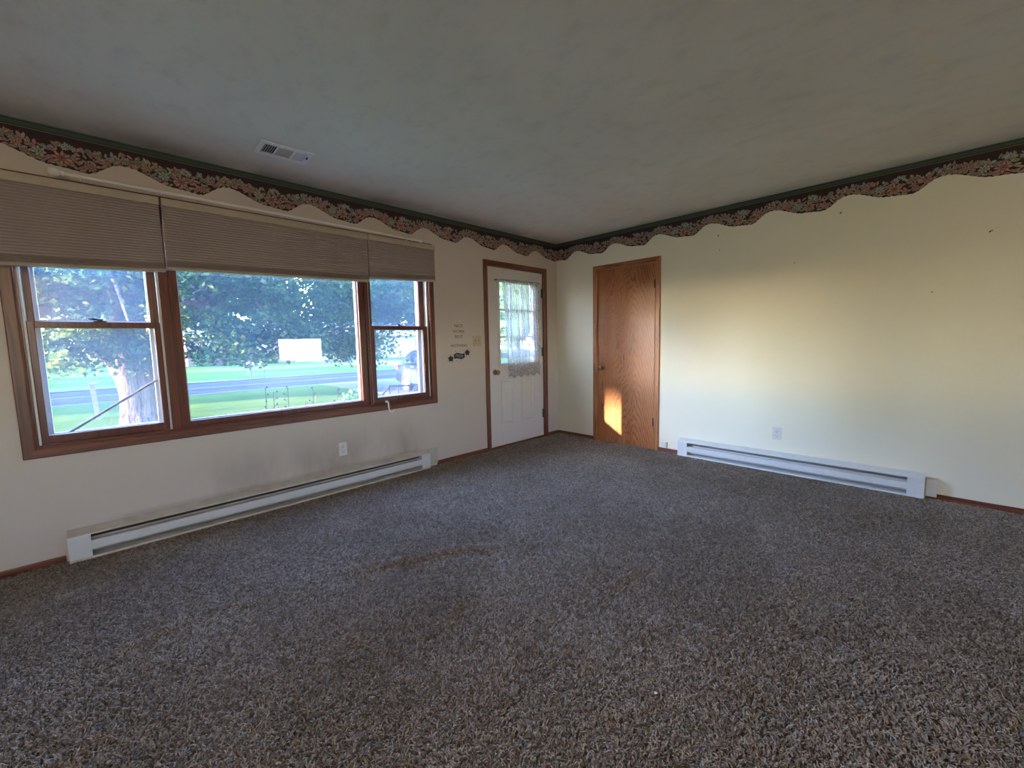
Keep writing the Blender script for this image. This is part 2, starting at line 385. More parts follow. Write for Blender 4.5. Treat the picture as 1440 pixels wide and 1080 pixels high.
# carpet pile: curled yarn tufts scattered over the part of the floor in view
def mk_tuft(seed):
    rng = random.Random(seed); m = MB()
    for k in range(2):
        a = rng.uniform(0, 2*PI); lean = rng.uniform(.5, 1.15); L = rng.uniform(.014, .021); p = Vector((rng.uniform(-.003, .003), rng.uniform(-.003, .003), -.001)); pts = [p.copy()]
        for s in range(4):
            a += rng.uniform(-.9, .9); le = min(1.45, lean*(.25+.38*s)); d = Vector((math.cos(a)*math.sin(le), math.sin(a)*math.sin(le), math.cos(le))); p = p+d*L/4; pts.append(p.copy())
        m.tube(pts, [.0016, .0019, .0019, .0017, .0009], 4, cap=False)
    o = m.build('carpet_tuft', PILE, smooth=True); return o
def carpet_pile():
    n, m = 0, 0
    # the tufts themselves
    tufts = [mk_tuft(i) for i in range(6)]
    coll = bpy.data.collections.new('carpet_tufts')
    for t in tufts: C.objects.unlink(t); coll.objects.link(t)
    base = grid_mesh('carpet_pile', np.arange(XL+.02, -.005, .02), np.arange(YB+.02, -.005, .02), lambda X, Y: carpet_z(X, Y)-.011, PILE)
    ng = bpy.data.node_groups.new('scatter_tufts', 'GeometryNodeTree')
    ng.interface.new_socket('Geometry', in_out='INPUT', socket_type='NodeSocketGeometry'); ng.interface.new_socket('Geometry', in_out='OUTPUT', socket_type='NodeSocketGeometry')
    N = ng.nodes.new; gi = N('NodeGroupInput'); go = N('NodeGroupOutput')
    dp = N('GeometryNodeDistributePointsOnFaces'); dp.inputs['Density'].default_value = 15000
    ci = N('GeometryNodeCollectionInfo'); ci.inputs[0].default_value = coll; ci.inputs['Separate Children'].default_value = True; ci.inputs['Reset Children'].default_value = True
    ip = N('GeometryNodeInstanceOnPoints'); ip.inputs['Pick Instance'].default_value = True
    rv = N('FunctionNodeRandomValue'); rv.data_type = 'FLOAT_VECTOR'; rv.inputs[0].default_value = (-.15, -.15, 0); rv.inputs[1].default_value = (.15, .15, 2*PI)
    rs = N('FunctionNodeRandomValue'); rs.inputs[2].default_value = .8; rs.inputs[3].default_value = 1.25
    L = ng.links.new
    L(gi.outputs[0], dp.inputs['Mesh']); L(dp.outputs['Points'], ip.inputs['Points']); L(ci.outputs[0], ip.inputs['Instance'])
    L(rv.outputs[0], ip.inputs['Rotation']); L(rs.outputs[1], ip.inputs['Scale']); L(ip.outputs[0], go.inputs[0])
    md = base.modifiers.new('scatter', 'NODES'); md.node_group = ng
    tag(base, 'curly taupe frieze carpet pile covering the whole floor', 'carpet', kind='stuff')
    base.location.z = 0
    return base
carpet_pile()

# baseboards
def bbx(x0, x1, nm='baseboard_front'):
    return MB().box(x0, x1, -.011, 0, -.012, .034, .003).build(nm, OAKBB, kind='structure')
bbx(XL, -4.52); bbx(-1.935, -1.256); bbx(-.211, 0)
for (a, b) in ((-.564, -.012), (-1.64, -1.407), (YB, -3.50)):
    MB().box(-.011, 0, a, b, -.012, .034, .003).build('baseboard_right', OAKBB2, kind='structure')

# ------------------------------------------------------------------ floral wallpaper border
P = .526
SC = [(0, 2.220), (.05, 2.222), (.10, 2.236), (.16, 2.262), (.22, 2.286), (.28, 2.299), (.36, 2.303), (.45, 2.292), (.55, 2.270), (.65, 2.246), (.74, 2.233), (.82, 2.231), (.9, 2.227), (1, 2.220)]
TP = [(0, 2.35), (.1, 2.345), (.2, 2.355), (.35, 2.372), (.5, 2.366), (.6, 2.358), (.7, 2.34), (.85, 2.36), (1, 2.35)]
def interp(tab, s):
    s %= 1
    for (a, b), (c, d) in zip(tab, tab[1:]):
        if a <= s <= c: return b+(d-b)*(s-a)/(c-a)
    return tab[-1][1]
BURG = (.030, .010, .014); OUT = (.030, .014, .012); TEAL = (.27, .32, .28); SALM = (.38, .215, .175); ROSE = (.30, .165, .155); TAN = (.31, .235, .175); OLIVE = (.21, .21, .165); PINKT = (.34, .235, .19); GRN = (.045, .082, .066)
TEAL, SALM, ROSE, TAN, OLIVE, PINKT = [tuple(q*1.3 for q in c) for c in (TEAL, SALM, ROSE, TAN, OLIVE, PINKT)]
def border(name, fn, nrm, s_low, length, label, seed):
    """fn(s_m, z, d) -> point; s_m metres from the wall's left end (reading direction), d = lift off the wall"""
    rng = random.Random(seed); m = MB(); D = [0.0012]
    def quad(a, b, z0, z1, d, col): m.add([fn(a, z0, d), fn(b, z0, d), fn(b, z1, d), fn(a, z1, d)], [(0, 1, 2, 3)], col)
    n = int(length/.008); zs = []
    for i in range(n+1):
        s = i*length/n; fr = (s-s_low)/P; j = (i*.37) % 1
        zb = interp(SC, fr) + .0035*abs((i*.5) % 2-1)*(.5+rng.random()) - .001
        zs.append(zb)
    for i in range(n):
        a, b = i*length/n, (i+1)*length/n
        m.add([fn(a, zs[i], .0008), fn(b, zs[i+1], .0008), fn(b, 2.398, .0008), fn(a, 2.398, .0008)], [(0, 1, 2, 3)], BURG)
    for z0, z1, col in ((2.398, 2.402, (.16, .17, .11)), (2.402, 2.408, (.015, .028, .02)), (2.408, 2.428, GRN), (2.428, 2.4325, (.012, .024, .018)), (2.4325, 2.4395, (.05, .10, .075))):
        quad(0, length, z0, z1, .0010, col)
    def clampz(s, z):
        fr = (s-s_low)/P; return max(z, interp(SC, fr)+.0015)
    def blade(cx, cz, L, W, ang, col, d, outline=True):
        pts = [(-.5, 0), (-.25, .42), (.1, .5), (.38, .3), (.5, 0), (.38, -.3), (.1, -.5), (-.25, -.42)]
        ca, sa = math.cos(ang), math.sin(ang)
        for k, (g, c, dd) in enumerate(((.0016, OUT, d), (0, col, d+.00012))):
            if k == 0 and not outline: continue
            v = []
            for (p, q) in pts:
                x, y = p*(L+2*g), q*(W+2*g); X, Z = cx+x*ca-y*sa, cz+x*sa+y*ca
                X = min(max(X, 0), length); v.append(fn(X, min(2.397, clampz(X, Z)), dd))
            m.add(v, [tuple(range(8))], c)
    def flower(cx, cz, R, n, col, d, core, wid=1.0, inner=None):
        a0 = rng.random()*2
        for k in range(n):
            a = a0+2*PI*k/n; c = tuple(x*rng.uniform(.82, 1.18) for x in col)
            blade(cx+math.cos(a)*R*.56, cz+math.sin(a)*R*.5, R*.95, R*2.6/n*wid, a, c, d+.00001*k)
        if inner:
            for k in range(n):
                a = a0+.4+2*PI*k/n
                blade(cx+math.cos(a)*R*.28, cz+math.sin(a)*R*.25, R*.5, R*1.3/n*wid, a, tuple(x*rng.uniform(.8, 1.1) for x in inner), d+.0003+.00001*k)
        blade(cx, cz, R*.3, R*.3, 0, core, d+.0006, False)
    k0 = int(-s_low/P)-2; k1 = int((length-s_low)/P)+2
    for k in range(k0, k1):
        o = s_low+k*P
        def ok(s): return 0 <= s <= length
        for i in range(170):          # leaf and blossom filling
            f = ((i*.618034) % 1)+rng.random()*.01; s = o+f*P
            zb, zt = interp(SC, f), interp(TP, f)
            t = rng.random(); z = zb+.006+(zt-zb-.006)*t
            if not ok(s): continue
            col = rng.choice([TAN, TAN, OLIVE, PINKT, PINKT, ROSE, SALM]) if t < .72 else rng.choice([OLIVE, TAN, PINKT, TEAL])
            blade(s, z, rng.uniform(.024, .042), rng.uniform(.011, .018), rng.uniform(-1.1, 1.1)+(PI/2 if t > .75 else 0), tuple(x*rng.uniform(.6, 1.15) for x in col), .0012+.000009*i)
        FL = [(.36, 2.345, .013, 5, TEAL), (.44, 2.347, .013, 5, OLIVE), (.28, 2.338, .012, 5, TEAL), (.50, 2.337, .013, 5, PINKT), (.20, 2.300, .014, 6, ROSE), (.33, 2.322, .013, 5, PINKT), (.42, 2.316, .014, 6, SALM),
              (.12, 2.318, .014, 5, TAN), (.605, 2.338, .015, 5, PINKT), (.635, 2.262, .014, 6, ROSE), (.06, 2.325, .012, 5, OLIVE), (.58, 2.282, .012, 5, ROSE)]
        for f, z, R, n_, c in FL:
            if ok(o+f*P): flower(o+f*P, z, R, n_, c, .0028, (.05, .02, .02))
        if ok(o+.53*P): flower(o+.53*P, 2.318, .024, 7, SALM, .0034, (.12, .04, .03), 1.1, PINKT)
        for dx, dz in ((-.018, .01), (0, .022), (.018, .013), (.028, -.003), (-.008, -.004)):
            s = o+.88*P+dx
            if ok(s): flower(s, 2.337+dz*.8, .0135, 5, TEAL, .0036, (.06, .08, .06))
        if ok(o+.055*P): flower(o+.055*P, 2.256, .026, 8, ROSE, .0036, (.25, .11, .11), 1.3, ROSE)
        if ok(o+.68*P): flower(o+.68*P, 2.292, .029, 7, TEAL, .0042, (.05, .09, .08), 1.25, (.33, .40, .34))
        if ok(o+.84*P): flower(o+.84*P, 2.278, .042, 8, SALM, .0048, (.14, .05, .04), 1.0, (.36, .15, .12))
    o = m.build(name, PRINT, fix=False)
    return tag(o, label, 'wallpaper border')
border('wallpaper_border', lambda s, z, d: (XL+s, -d, z), None, (-.05-XL) % P, -XL, 'scalloped floral wallpaper border above the picture window, green stripe on top', 1)
border('wallpaper_border', lambda s, z, d: (-d, -s, z), None, .14, -YB, 'scalloped floral wallpaper border along the right wall above the closet door', 2)

# ------------------------------------------------------------------ windows
CZ0, CZ1 = .677, 2.105
t1 = thing('trim_1', (-3.27, 0, .62), kind='structure')
def casing(parent, segs, matx, matz, mk):
    for s in segs: mk(s)
# mitred casing boards with a rounded inner edge
def mitre(parent, plane, x0, x1, z0, z1, w, matH, matV, sill=True, d0=.0, d1=-.016):
    """plane 'A': wall y=0, proud to y=d1 ; 'B': wall x=0. x0..x1 z0..z1 outer rectangle, w width"""
    def P_(a, d, z): return (a, d, z) if plane == 'A' else (d, a, z)
    def board(o1, o2, i2, i1, mat, name='casing_board'):
        m = MB(); e = .005
        def lerp(p, q, t): return (p[0]+(q[0]-p[0])*t, p[1]+(q[1]-p[1])*t)
        prof = [(0, d0), (0, d1*.8), (.08, d1), (.80, d1), (.93, d1*.75), (1, d1*.5), (1, d0)]
        v = []
        for (t, d) in prof: a = lerp(o1, i1, t); b = lerp(o2, i2, t); v += [P_(a[0], d, a[1]), P_(b[0], d, b[1])]
        n = len(prof); f = [(2*i, 2*i+1, 2*((i+1) % n)+1, 2*((i+1) % n)) for i in range(n)] + [tuple(2*i for i in range(n)), tuple(2*i+1 for i in range(n))[::-1]]
        m.add(v, f).build(name, mat, parent)
    O = [(x0, z0), (x1, z0), (x1, z1), (x0, z1)]
    zi = z0+w if sill else z0
    I = [(x0+w if x0 < x1 else x0-w, zi), (x1-w if x0 < x1 else x1+w, zi), (x1-w if x0 < x1 else x1+w, z1-w), (x0+w if x0 < x1 else x0-w, z1-w)]
    if sill: board(O[0], O[1], I[1], I[0], matH)
    board(O[1], O[2], I[2], I[1], matV); board(O[2], O[3], I[3], I[2], matH); board(O[3], O[0], I[0], I[3], matV)
mitre(t1, 'A', -4.630, -1.909, .620, 2.162, .057, OAKX, OAKZ)
# mullion posts between the units
for (a, b) in ((-3.981, -3.931), (-2.613, -2.583)):
    MB().box(a, b, -.004, .15, CZ0, CZ1, .003).build('mullion_post', WOODFR, t1)
# jamb boards lining the opening
MB().box(-4.573, -4.566, .0, .15, CZ0, CZ1).build('jamb_board', WOODFR, t1)
MB().box(-1.973, -1.966, .0, .15, CZ0, CZ1).build('jamb_board', WOODFR, t1)
MB().box(-4.566, -1.973, .0, .15, CZ0, CZ0+.010).build('sill_board', WOODFRX, t1)
MB().box(-4.566, -1.973, .0, .15, CZ1-.010, CZ1).build('head_board', WOODFRX, t1)

def frame_ring(m, x0, x1, z0, z1, y0, y1, wl, wr, wb_, wt, b=.003):
    m.box(x0, x0+wl, y0, y1, z0, z1, b); m.box(x1-wr, x1, y0, y1, z0, z1, b)
    m.box(x0+wl, x1-wr, y0, y1, z0, z0+wb_, b); m.box(x0+wl, x1-wr, y0, y1, z1-wt, z1, b)
def double_hung(name, x0, x1, gl, gr):
    w = thing(name, ((x0+x1)/2, .0, CZ0), kind='structure')
    # white vinyl jamb liners
    for a, b in ((x0, x0+.010), (x1-.010, x1)):
        m = MB().box(a, b, .012, .105, CZ0+.01, CZ1-.01); c = (a+b)/2
        for yy in (.052, .066): m.box(a-.001 if a > c-.1 and b == x1 else a, b+(.004 if a == x0 else 0), yy, yy+.004, CZ0+.01, CZ1-.01)
        m.build('jamb_liner', VINYL, w)
    # lower sash, nearer the room
    s = MB(); frame_ring(s, x0+.011, x1-.011, .690, 1.378, .014, .048, gl-x0-.011, x1-.011-gr, .046, .035)
    ls = s.build('lower_sash', WOODFR, w)
    MB().box(gl-.003, gr+.003, .030, .034, .733, 1.345).build('glass_pane', GLASS, ls)
    # upper sash behind it
    s = MB(); frame_ring(s, x0+.011, x1-.011, 1.345, 2.095, .056, .090, gl-x0-.011+.002, x1-.011-gr+.012, .033, .045)
    us = s.build('upper_sash', OAKZ, w)
    MB().box(gl-.001, gr-.008, .072, .076, 1.376, 2.052).build('glass_pane', GLASS, us)
    # bright glazing bead around each pane
    bd = MB(); frame_ring(bd, gl-.004, gr+.004, .731, 1.347, .036, .046, .007, .007, .007, .007, 0); bd.build('glazing_bead', VINYL, ls)
    bd = MB(); frame_ring(bd, gl-.002, gr-.007, 1.374, 2.054, .078, .088, .007, .007, .007, .007, 0); bd.build('glazing_bead', VINYL, us)
    # sash lock on the meeting rail
    c = (gl+gr)/2+.01
    MB().box(c-.028, c+.028, .018, .044, 1.378, 1.384, .002).lathe([(0, 0), (.012, 0), (.012, .012), (0, .014)], at=(c, .03, 1.383), n=12).tube([(c, .03, 1.391), (c-.035, .024, 1.396), (c-.05, .02, 1.397)], [.006, .005, .004], 8).build('sash_lock', DARKM, w)
    # outer aluminium storm window
    st = MB(); frame_ring(st, x0+.012, x1-.012, CZ0+.012, CZ1-.012, .112, .140, .045, .045, .045, .03, .002)
    st.box(x0+.05, x1-.05, .116, .136, 1.36, 1.392)
    so = st.build('storm_frame', ALU, w)
    MB().box(x0+.05, x1-.05, .125, .128, .73, 2.07).build('glass_pane', GLASS, so)
    return w
double_hung('window_1', -4.566, -3.981, -4.527, -4.021)
double_hung('window_3', -2.583, -1.973, -2.532, -2.028)
w2 = thing('window_2', (-3.27, 0, CZ0), kind='structure')
s = MB(); frame_ring(s, -3.931, -2.613, .687, 2.095, .010, .060, .046, .056, .040, .045, .004)
fr2 = s.build('picture_frame', WOODFR, w2)
MB().box(-3.887, -2.667, .034, .040, .724, 2.053).build('glass_pane', GLASS, fr2)
bd = MB(); frame_ring(bd, -3.887, -2.667, .724, 2.053, .042, .062, .010, .010, .010, .010, 0); bd.build('glazing_bead', VINYL, fr2)
st = MB(); frame_ring(st, -3.93, -2.614, CZ0+.012, CZ1-.012, .085, .14, .035, .035, .035, .03, .002); st.build('outer_frame', ALU, w2)

# ------------------------------------------------------------------ front door (door_1) with its casing (trim_2)
t2 = thing('trim_2', (-.733, 0, 0), kind='structure')
mitre(t2, 'A', -1.255, -.212, -.012, 2.104, .057, OAKX, OAKZ, sill=False)
for (a, b, z0, z1) in ((-1.200, -1.195, -.01, 2.05), (-.275, -.268, -.01, 2.05)):
    MB().box(a, b, .0, .15, z0, z1).build('jamb_board', OAKZ, t2)
MB().box(-1.2, -.268, .0, .15, 2.044, 2.051).build('head_board', OAKX, t2)
MB().box(-1.198, -.270, -.004, .15, -.012, .012, .002).build('threshold', OAKX, t2)
d1 = thing('door_1', (-.733, .0, 0), kind='structure')
GX0, GX1, GZ0, GZ1 = -1.017, -.445, .962, 1.890
m = MB()
bm = bmesh.new()
SY0, SY1 = .012, .056
m.box(-1.194, GX0, SY0, SY1, .014, 2.042); m.box(GX1, -.276, SY0, SY1, .014, 2.042); m.box(GX0, GX1, SY0, SY1, .014, GZ0); m.box(GX0, GX1, SY0, SY1, GZ1, 2.042)
slab = m.build('door_slab', WHITE, d1)
# glazing frame, muntins, panes
g = MB(); frame_ring(g, GX0-.028, GX1+.028, GZ0-.028, GZ1+.028, .002, .014, .032, .032, .032, .032, .004); g.build('glazing_frame', WHITE, slab)
cw = (GX1-GX0)/3; ch = (GZ1-GZ0)/3
for i in (1, 2): MB().box(GX0+cw*i-.010, GX0+cw*i+.010, .018, .048, GZ0, GZ1, .003).build('muntin', WHITE, slab)
for j in (1, 2):
    MB().box(GX0, GX1, .018, .048, GZ0+ch*j-.010, GZ0+ch*j+.010, .003).build('muntin', WHITE, slab)
for i in range(3):
    for j in range(3):
        MB().box(GX0+cw*i+.009, GX0+cw*(i+1)-.009, .031, .035, GZ0+ch*j+.009, GZ0+ch*(j+1)-.009).build('glass_pane', GLASSD, slab)
# two raised lower panels with moulded surround
def raised_panel(x0, x1, z0, z1):
    m = MB()
    rings = [(0, 0), (.004, -.009), (.014, -.009), (.022, .0), (.032, .0), (.046, -.008), (.052, -.0085)]
    v = []; f = []
    for (o, d) in rings: v += [(x0+o, SY0+d-.0005, z0+o), (x1-o, SY0+d-.0005, z0+o), (x1-o, SY0+d-.0005, z1-o), (x0+o, SY0+d-.0005, z1-o)]
    for i in range(len(rings)-1):
        for k in range(4): f.append((4*i+k, 4*i+(k+1) % 4, 4*i+4+(k+1) % 4, 4*i+4+k))
    n = 4*(len(rings)-1); f.append((n, n+1, n+2, n+3)); m.add(v, f)
    m.build('raised_panel', WHITE, slab)
raised_panel(-1.012, -.808, .255, .790); raised_panel(-.672, -.468, .255, .790)
def knob(parent, at, ax, mat, name='door_knob'):
    MB().lathe([(0, 0), (.031, 0), (.031, .004), (.026, .009), (.012, .012), (.010, .030), (.018, .036), (.026, .046), (.028, .056), (.024, .064), (.012, .069), (0, .070)], ax, at, 24).build(name, mat, parent, smooth=True)
knob(d1, (-1.104, SY0, .872), (0, -1, 0), BRASS)
def hinge(parent, x, y, z, ax='A', L=.1):
    m = MB(); m.tube([(x, y, z-L/2), (x, y, z+L/2)], .0075, 10); m.tube([(x, y, z-L/2-.008), (x, y, z-L/2)], .005, 8); m.tube([(x, y, z+L/2), (x, y, z+L/2+.008)], .005, 8)
    if ax == 'A': m.box(x-.022, x, y+.004, y+.008, z-L/2, z+L/2)
    else: m.box(x+.004, x+.008, y, y+.022, z-L/2, z+L/2)
    m.build('hinge', DARKM if ax == 'A' else plainhinge, parent)
plainhinge = plain('hinge_dark_bronze', (.05, .03, .02), .4, .1, Metallic=.6)
for z in (1.80, 1.08, .30): hinge(d1, -.283, -.002, z, L=.11)
# storm door outside it
sd = MB(); frame_ring(sd, -1.19, -.28, .02, 2.04, .115, .145, .09, .09, .16, .09, .003); sd.box(-1.1, -.37, .118, .142, 1.02, 1.09)
so = sd.build('storm_door', ALU, d1)
MB().box(-1.1, -.37, .128, .131, .18, 1.95).build('glass_pane', GLASSD, so)

# lace curtain and its rod on the door
cr = thing('sash_rod', (-.72, -.018, 1.907), 'thin dark sash rod across the top of the front door window', 'curtain rod')
MB().tube([(-1.082, -.020, 1.902), (-.356, -.020, 1.915)], .004, 8).build('rod', BRASS, cr)
for x, z in ((-1.078, 1.902), (-.360, 1.915)):
    MB().box(x-.006, x+.006, -.022, .012, z-.008, z+.008, .002).build('bracket', BRASS, cr)
def lace():
    nx, nz = 150, 60; v = []; f = []
    for j in range(nz+1):
        t = j/nz
        for i in range(nx+1):
            u = i/nx
            x0 = -1.000 + .085*t; x1 = -.385 + .015*t-.03*math.sin(PI*min(1, t*1.4))*(.5)
            x = x0+(x1-x0)*u
            den = .0065*math.sin(u*44+2*math.sin(u*9))*(.4+.6*t)+.005*math.sin(u*97+1.3)
            zt = 1.902+.013*u+.012
            zb = .800+.012*math.sin(u*30)+.006*abs(math.sin(u*60))
            z = zt+(zb-zt)*t
            # scalloped side hems
            if i == 0: x += .012*abs(math.sin(t*PI*10))-.006
            if i == nx: x += .010-.014*abs(math.sin(t*PI*10))
            v.append((x, -.020+den-.010*t*(1-t)-.006, z))
    for j in range(nz):
        for i in range(nx):
            a = j*(nx+1)+i; f.append((a, a+1, a+nx+2, a+nx+1))
    m = MB(); m.add(v, f); o = m.build('lace_curtain', LACE, fix=False, smooth=True)
    md = o.modifiers.new('thickness', 'SOLIDIFY'); md.thickness = .0006
    tag(o, 'sheer white lace curtain gathered over the front door glass', 'curtain')
lace()

# ------------------------------------------------------------------ closet door (door_2) with casing (trim_3)
t3 = thing('trim_3', (0, -.985, 0), kind='structure')
mitre(t3, 'B', -.565, -1.407, -.012, 2.079, .057, OAKY, OAKZ_B, sill=False)
for a, b in ((-.622, -.626), (-1.350, -1.346)): MB().box(.0, .12, b, a, -.01, 2.022).build('jamb_board', OAKZ_B, t3)
MB().box(0, .12, -1.35, -.622, 2.018, 2.022).build('head_board', OAKY, t3)
d2 = thing('door_2', (0, -.985, 0), kind='structure')
LOCsave = LOC[d2]; 
dm = MB().box(.004, .038, -1.3465, -.6265, -.008, 2.016, .002)
d2.location = (0, 0, 0); LOC[d2] = Vector((0, 0, 0))
dm.build('door_slab', CLOSET, d2)
knob(d2, (.004, -.690, .880), (-1, 0, 0), BRASS)
for z in (1.80, .30): hinge(d2, -.004, -1.352, z, 'B', .09)
MB().box(.042, .9, -1.5, -.5, -.06, 2.3).build('closet_interior', plain('closet_dark', (.1, .09, .08), .8), d2)

# ------------------------------------------------------------------ cellular shades
def shade(x0, x1, zb0, zb1, label):
    c = (x0+x1)/2; w = thing('cellular_shade', (c, -.05, 2.09), label, 'window shade', 'pleated shades over the picture window')
    MB().box(x0, x1, -.088, -.028, 2.088, 2.136, .004).build('headrail', RAILB, w)
    m = MB(); v = []; f = []
    pit = .0165; z0, z1 = 2.090, min(zb0, zb1)+.012
    stack = .05; zs = []; z = z0
    kk = 0
    while z > z1: zs.append(z); q = 1.0 if z > z1+stack else .42; z -= (.0120 if kk % 2 == 0 else .0045)*q; kk += 1
    zs.append(z1)
    n = len(zs)
    for side, y0 in ((-1, -.070), (1, -.046)):
        for i, zz in enumerate(zs):
            k = i/(n-1); y = y0+side*(.0060 if i % 2 else 0)
            dl = (zb0-min(zb0, zb1))*k; dr = (zb1-min(zb0, zb1))*k
            v += [(x0+.002, y, zz+dl), (x1-.002, y, zz+dr)]
    for s_ in range(2):
        for i in range(n-1):
            a = s_*2*n+2*i; f.append((a, a+1, a+3, a+2))
    for i in range(n-1):
        a = 2*i; b = 2*n+2*i; f.append((a, a+2, b+2, b)); f.append((a+1, b+1, b+3, a+3))
    MB().add(v, f).build('pleated_fabric', FABRIC, w, fix=False)
    q = MB(); a, b = zb0, zb1
    q.add([(x0-.002, -.084, a), (x1+.002, -.084, b), (x1+.002, -.034, b), (x0-.002, -.034, a), (x0-.002, -.080, a+.016), (x1+.002, -.080, b+.016), (x1+.002, -.038, b+.016), (x0-.002, -.038, a+.016)],
          [(0, 1, 2, 3), (4, 5, 6, 7), (0, 1, 5, 4), (1, 2, 6, 5), (2, 3, 7, 6), (3, 0, 4, 7)])
    q.build('bottom_rail', RAILB, w)
    return w
shade(-4.69, -3.947, 1.655, 1.690, 'taupe pleated shade pulled halfway down the left sash window, cut by the frame')
shade(-3.937, -2.601, 1.705, 1.742, 'wide taupe pleated shade half lowered over the large middle pane')
shade(-2.594, -1.925, 1.768, 1.800, 'narrow taupe pleated shade over the right sash window')

# curtain rod with ball finials
rod = thing('curtain_rod', (-3.23, -.12, 2.155), 'white curtain rod with round knob ends above the pleated shades', 'curtain rod')
MB().tube([(-4.34, -.12, 2.163), (-3.2, -.12, 2.155), (-2.13, -.12, 2.143)], [.0085, .0085, .007], 12).build('rod', ROD, rod, smooth=True)
for x, z, s_ in ((-4.34, 2.163, -1), (-2.13, 2.143, 1)):
    k = 1.0 if s_ < 0 else .72
    MB().lathe([(.009*k, 0), (.013*k, .004), (.013*k, .010), (.008*k, .014), (.014*k, .018), (.022*k, .027), (.024*k, .040), (.020*k, .053), (.010*k, .061), (0, .063*k)] if s_ < 0 else [(.007, 0), (.010, .004), (.009, .010), (.013, .014), (.016, .024), (.013, .034), (.006, .040), (0, .041)], (s_, 0, 0), (x, -.12, z), 18).build('finial', ROD, rod, smooth=True)
for x, z in ((-4.27, 2.1625), (-3.94, 2.160), (-3.23, 2.155), (-2.20, 2.144)):
    MB().tube([(x, 0, z+.008), (x, -.05, z+.008), (x, -.108, z+.002), (x, -.12, z-.012), (x, -.133, z-.004)], .003, 8).box(x-.007, x+.007, -.003, 0, z-.022, z+.022, .001).build('bracket', ROD, rod)

# ------------------------------------------------------------------ baseboard heaters
def heater(name, fn, L, label, kind_, wear):
    """fn(s,d,z): s along the length (left end 0), d = distance out of the wall"""
    h = thing(name, fn(L/2, 0, 0), label, 'heater', 'baseboard heaters')
    D = .070
    def pr(poly, s0, s1, nm, mat, par=h):
        m = MB(); n = len(poly)
        v = [fn(s0, p[0], p[1]) for p in poly]+[fn(s1, p[0], p[1]) for p in poly]
        f = [(i, (i+1) % n, (i+1) % n+n, i+n) for i in range(n)]+[tuple(range(n)), tuple(range(n, 2*n))]
        return m.add(v, f).build(nm, mat, par)
    capL = .095
    # back panel and hooded top
    pr([(0, .012), (.004, .012), (.004, .176), (0, .176)], 0, L, 'back_panel', wear)
    pr([(.003, .172), (.004, .177), (D-.004, .152), (D, .148), (D, .142), (D-.003, .142), (D-.004, .146), (.008, .170)], 0, L, 'hood', wear if kind_ == 'A' else HEAT)
    # bottom tray with lip
    pr([(.003, .006), (D+.006, .000), (D+.008, .004), (D+.006, .014), (D+.003, .012), (D+.003, .005), (.003, .012)], 0, L, 'bottom_tray', HEAT if kind_ != 'A' else HEATDUST)
    # front cover strip
    pr([(D-.004, .052), (D+.001, .050), (D+.002, .054), (D+.002, .102), (D-.004, .106), (D-.001, .098), (D-.001, .058)], capL, L-capL, 'front_cover', HEAT)
    # damper behind the upper slot
    pr([(.012, .112), (.044, .138), (.046, .136), (.014, .110)], capL+.0, L-capL, 'damper', DARKM if kind_ == 'A' else HEATG)
    pr([(.010, .016), (.055, .040), (.056, .038), (.012, .014)], capL+.0, L-capL, 'lower_deflector', HEATG)
    # fins on the element
    m = MB(); nf = int((L-2*capL-.06)/.012)
    for i in range(nf):
        s = capL+.05+i*.012
        m.add([fn(s, .015, .045), fn(s, .055, .045), fn(s, .055, .098), fn(s, .015, .098), fn(s+.0008, .015, .045), fn(s+.0008, .055, .045), fn(s+.0008, .055, .098), fn(s+.0008, .015, .098)],
              [(0, 1, 2, 3), (4, 5, 6, 7), (0, 1, 5, 4), (1, 2, 6, 5), (2, 3, 7, 6), (3, 0, 4, 7)])
    m.build('element_fins', FINM, h, kind='stuff')
    for s0, s1 in ((0, capL), (L-capL, L)):
        c = pr([(.001, .010), (D+.003, .010), (D+.004, .014), (D+.004, .143), (D+.001, .147), (.001, .173)], s0, s1, 'end_cap', HEAT)
        pr([(D+.004, .022), (D+.007, .020), (D+.007, .028), (D+.004, .027)], s0+.002, s1-.002, 'cap_lip', HEAT, c)
    return h
hA = heater('baseboard_heater', lambda s, d, z: (-4.505+s, -d, z), 2.441, 'long electric baseboard heater under the picture window, dusty top edge', 'A', HEATDUST)
hB = heater('baseboard_heater', lambda s, d, z: (-d, -1.652-s, z), 1.840, 'white baseboard heater on the right wall beside the closet door', 'B', HEAT)
MB().box(-2.062, -1.935, -.016, 0, .016, .170, .003).box(-2.0, -1.935, -.018, -.016, .150, .156).build('wiring_cover', BEIGEM, hA)
MB().box(-.060, -.001, -3.558, -3.4935, .022, .150, .003).build('wiring_cover', BEIGEM, hB)

# ------------------------------------------------------------------ outlets, switch, jack box
def outlet(fn, s, z, label):
    o = thing('electrical_outlet', fn(s, 0, z), label, 'outlet', 'electrical outlets')
    def bx(m, s0, s1, d0, d1, z0, z1, b=.0015):
        p, q = fn(s0, d0, z0), fn(s1, d1, z1); m.box(p[0], q[0], p[1], q[1], p[2], q[2], b)
    m = MB(); bx(m, s-.035, s+.035, 0, .005, z-.057, z+.057, .002); m.build('cover_plate', WPLAST, o)
    for dz in (-.020, .020):
        m = MB(); bx(m, s-.017, s+.017, .005, .0075, z+dz-.014, z+dz+.014, .001); r = m.build('receptacle', WPLAST, o)
        m = MB()
        bx(m, s-.009, s-.0065, .0074, .0080, z+dz-.004, z+dz+.006, 0); bx(m, s+.0065, s+.009, .0074, .0080, z+dz-.003, z+dz+.005, 0); bx(m, s-.0025, s+.0025, .0074, .0080, z+dz-.011, z+dz-.006, 0)
        m.build('slot', BLACK, r)
    m = MB(); bx(m, s-.003, s+.003, .005, .0062, z-.003, z+.003, .0005); m.build('screw', HEATG, o)
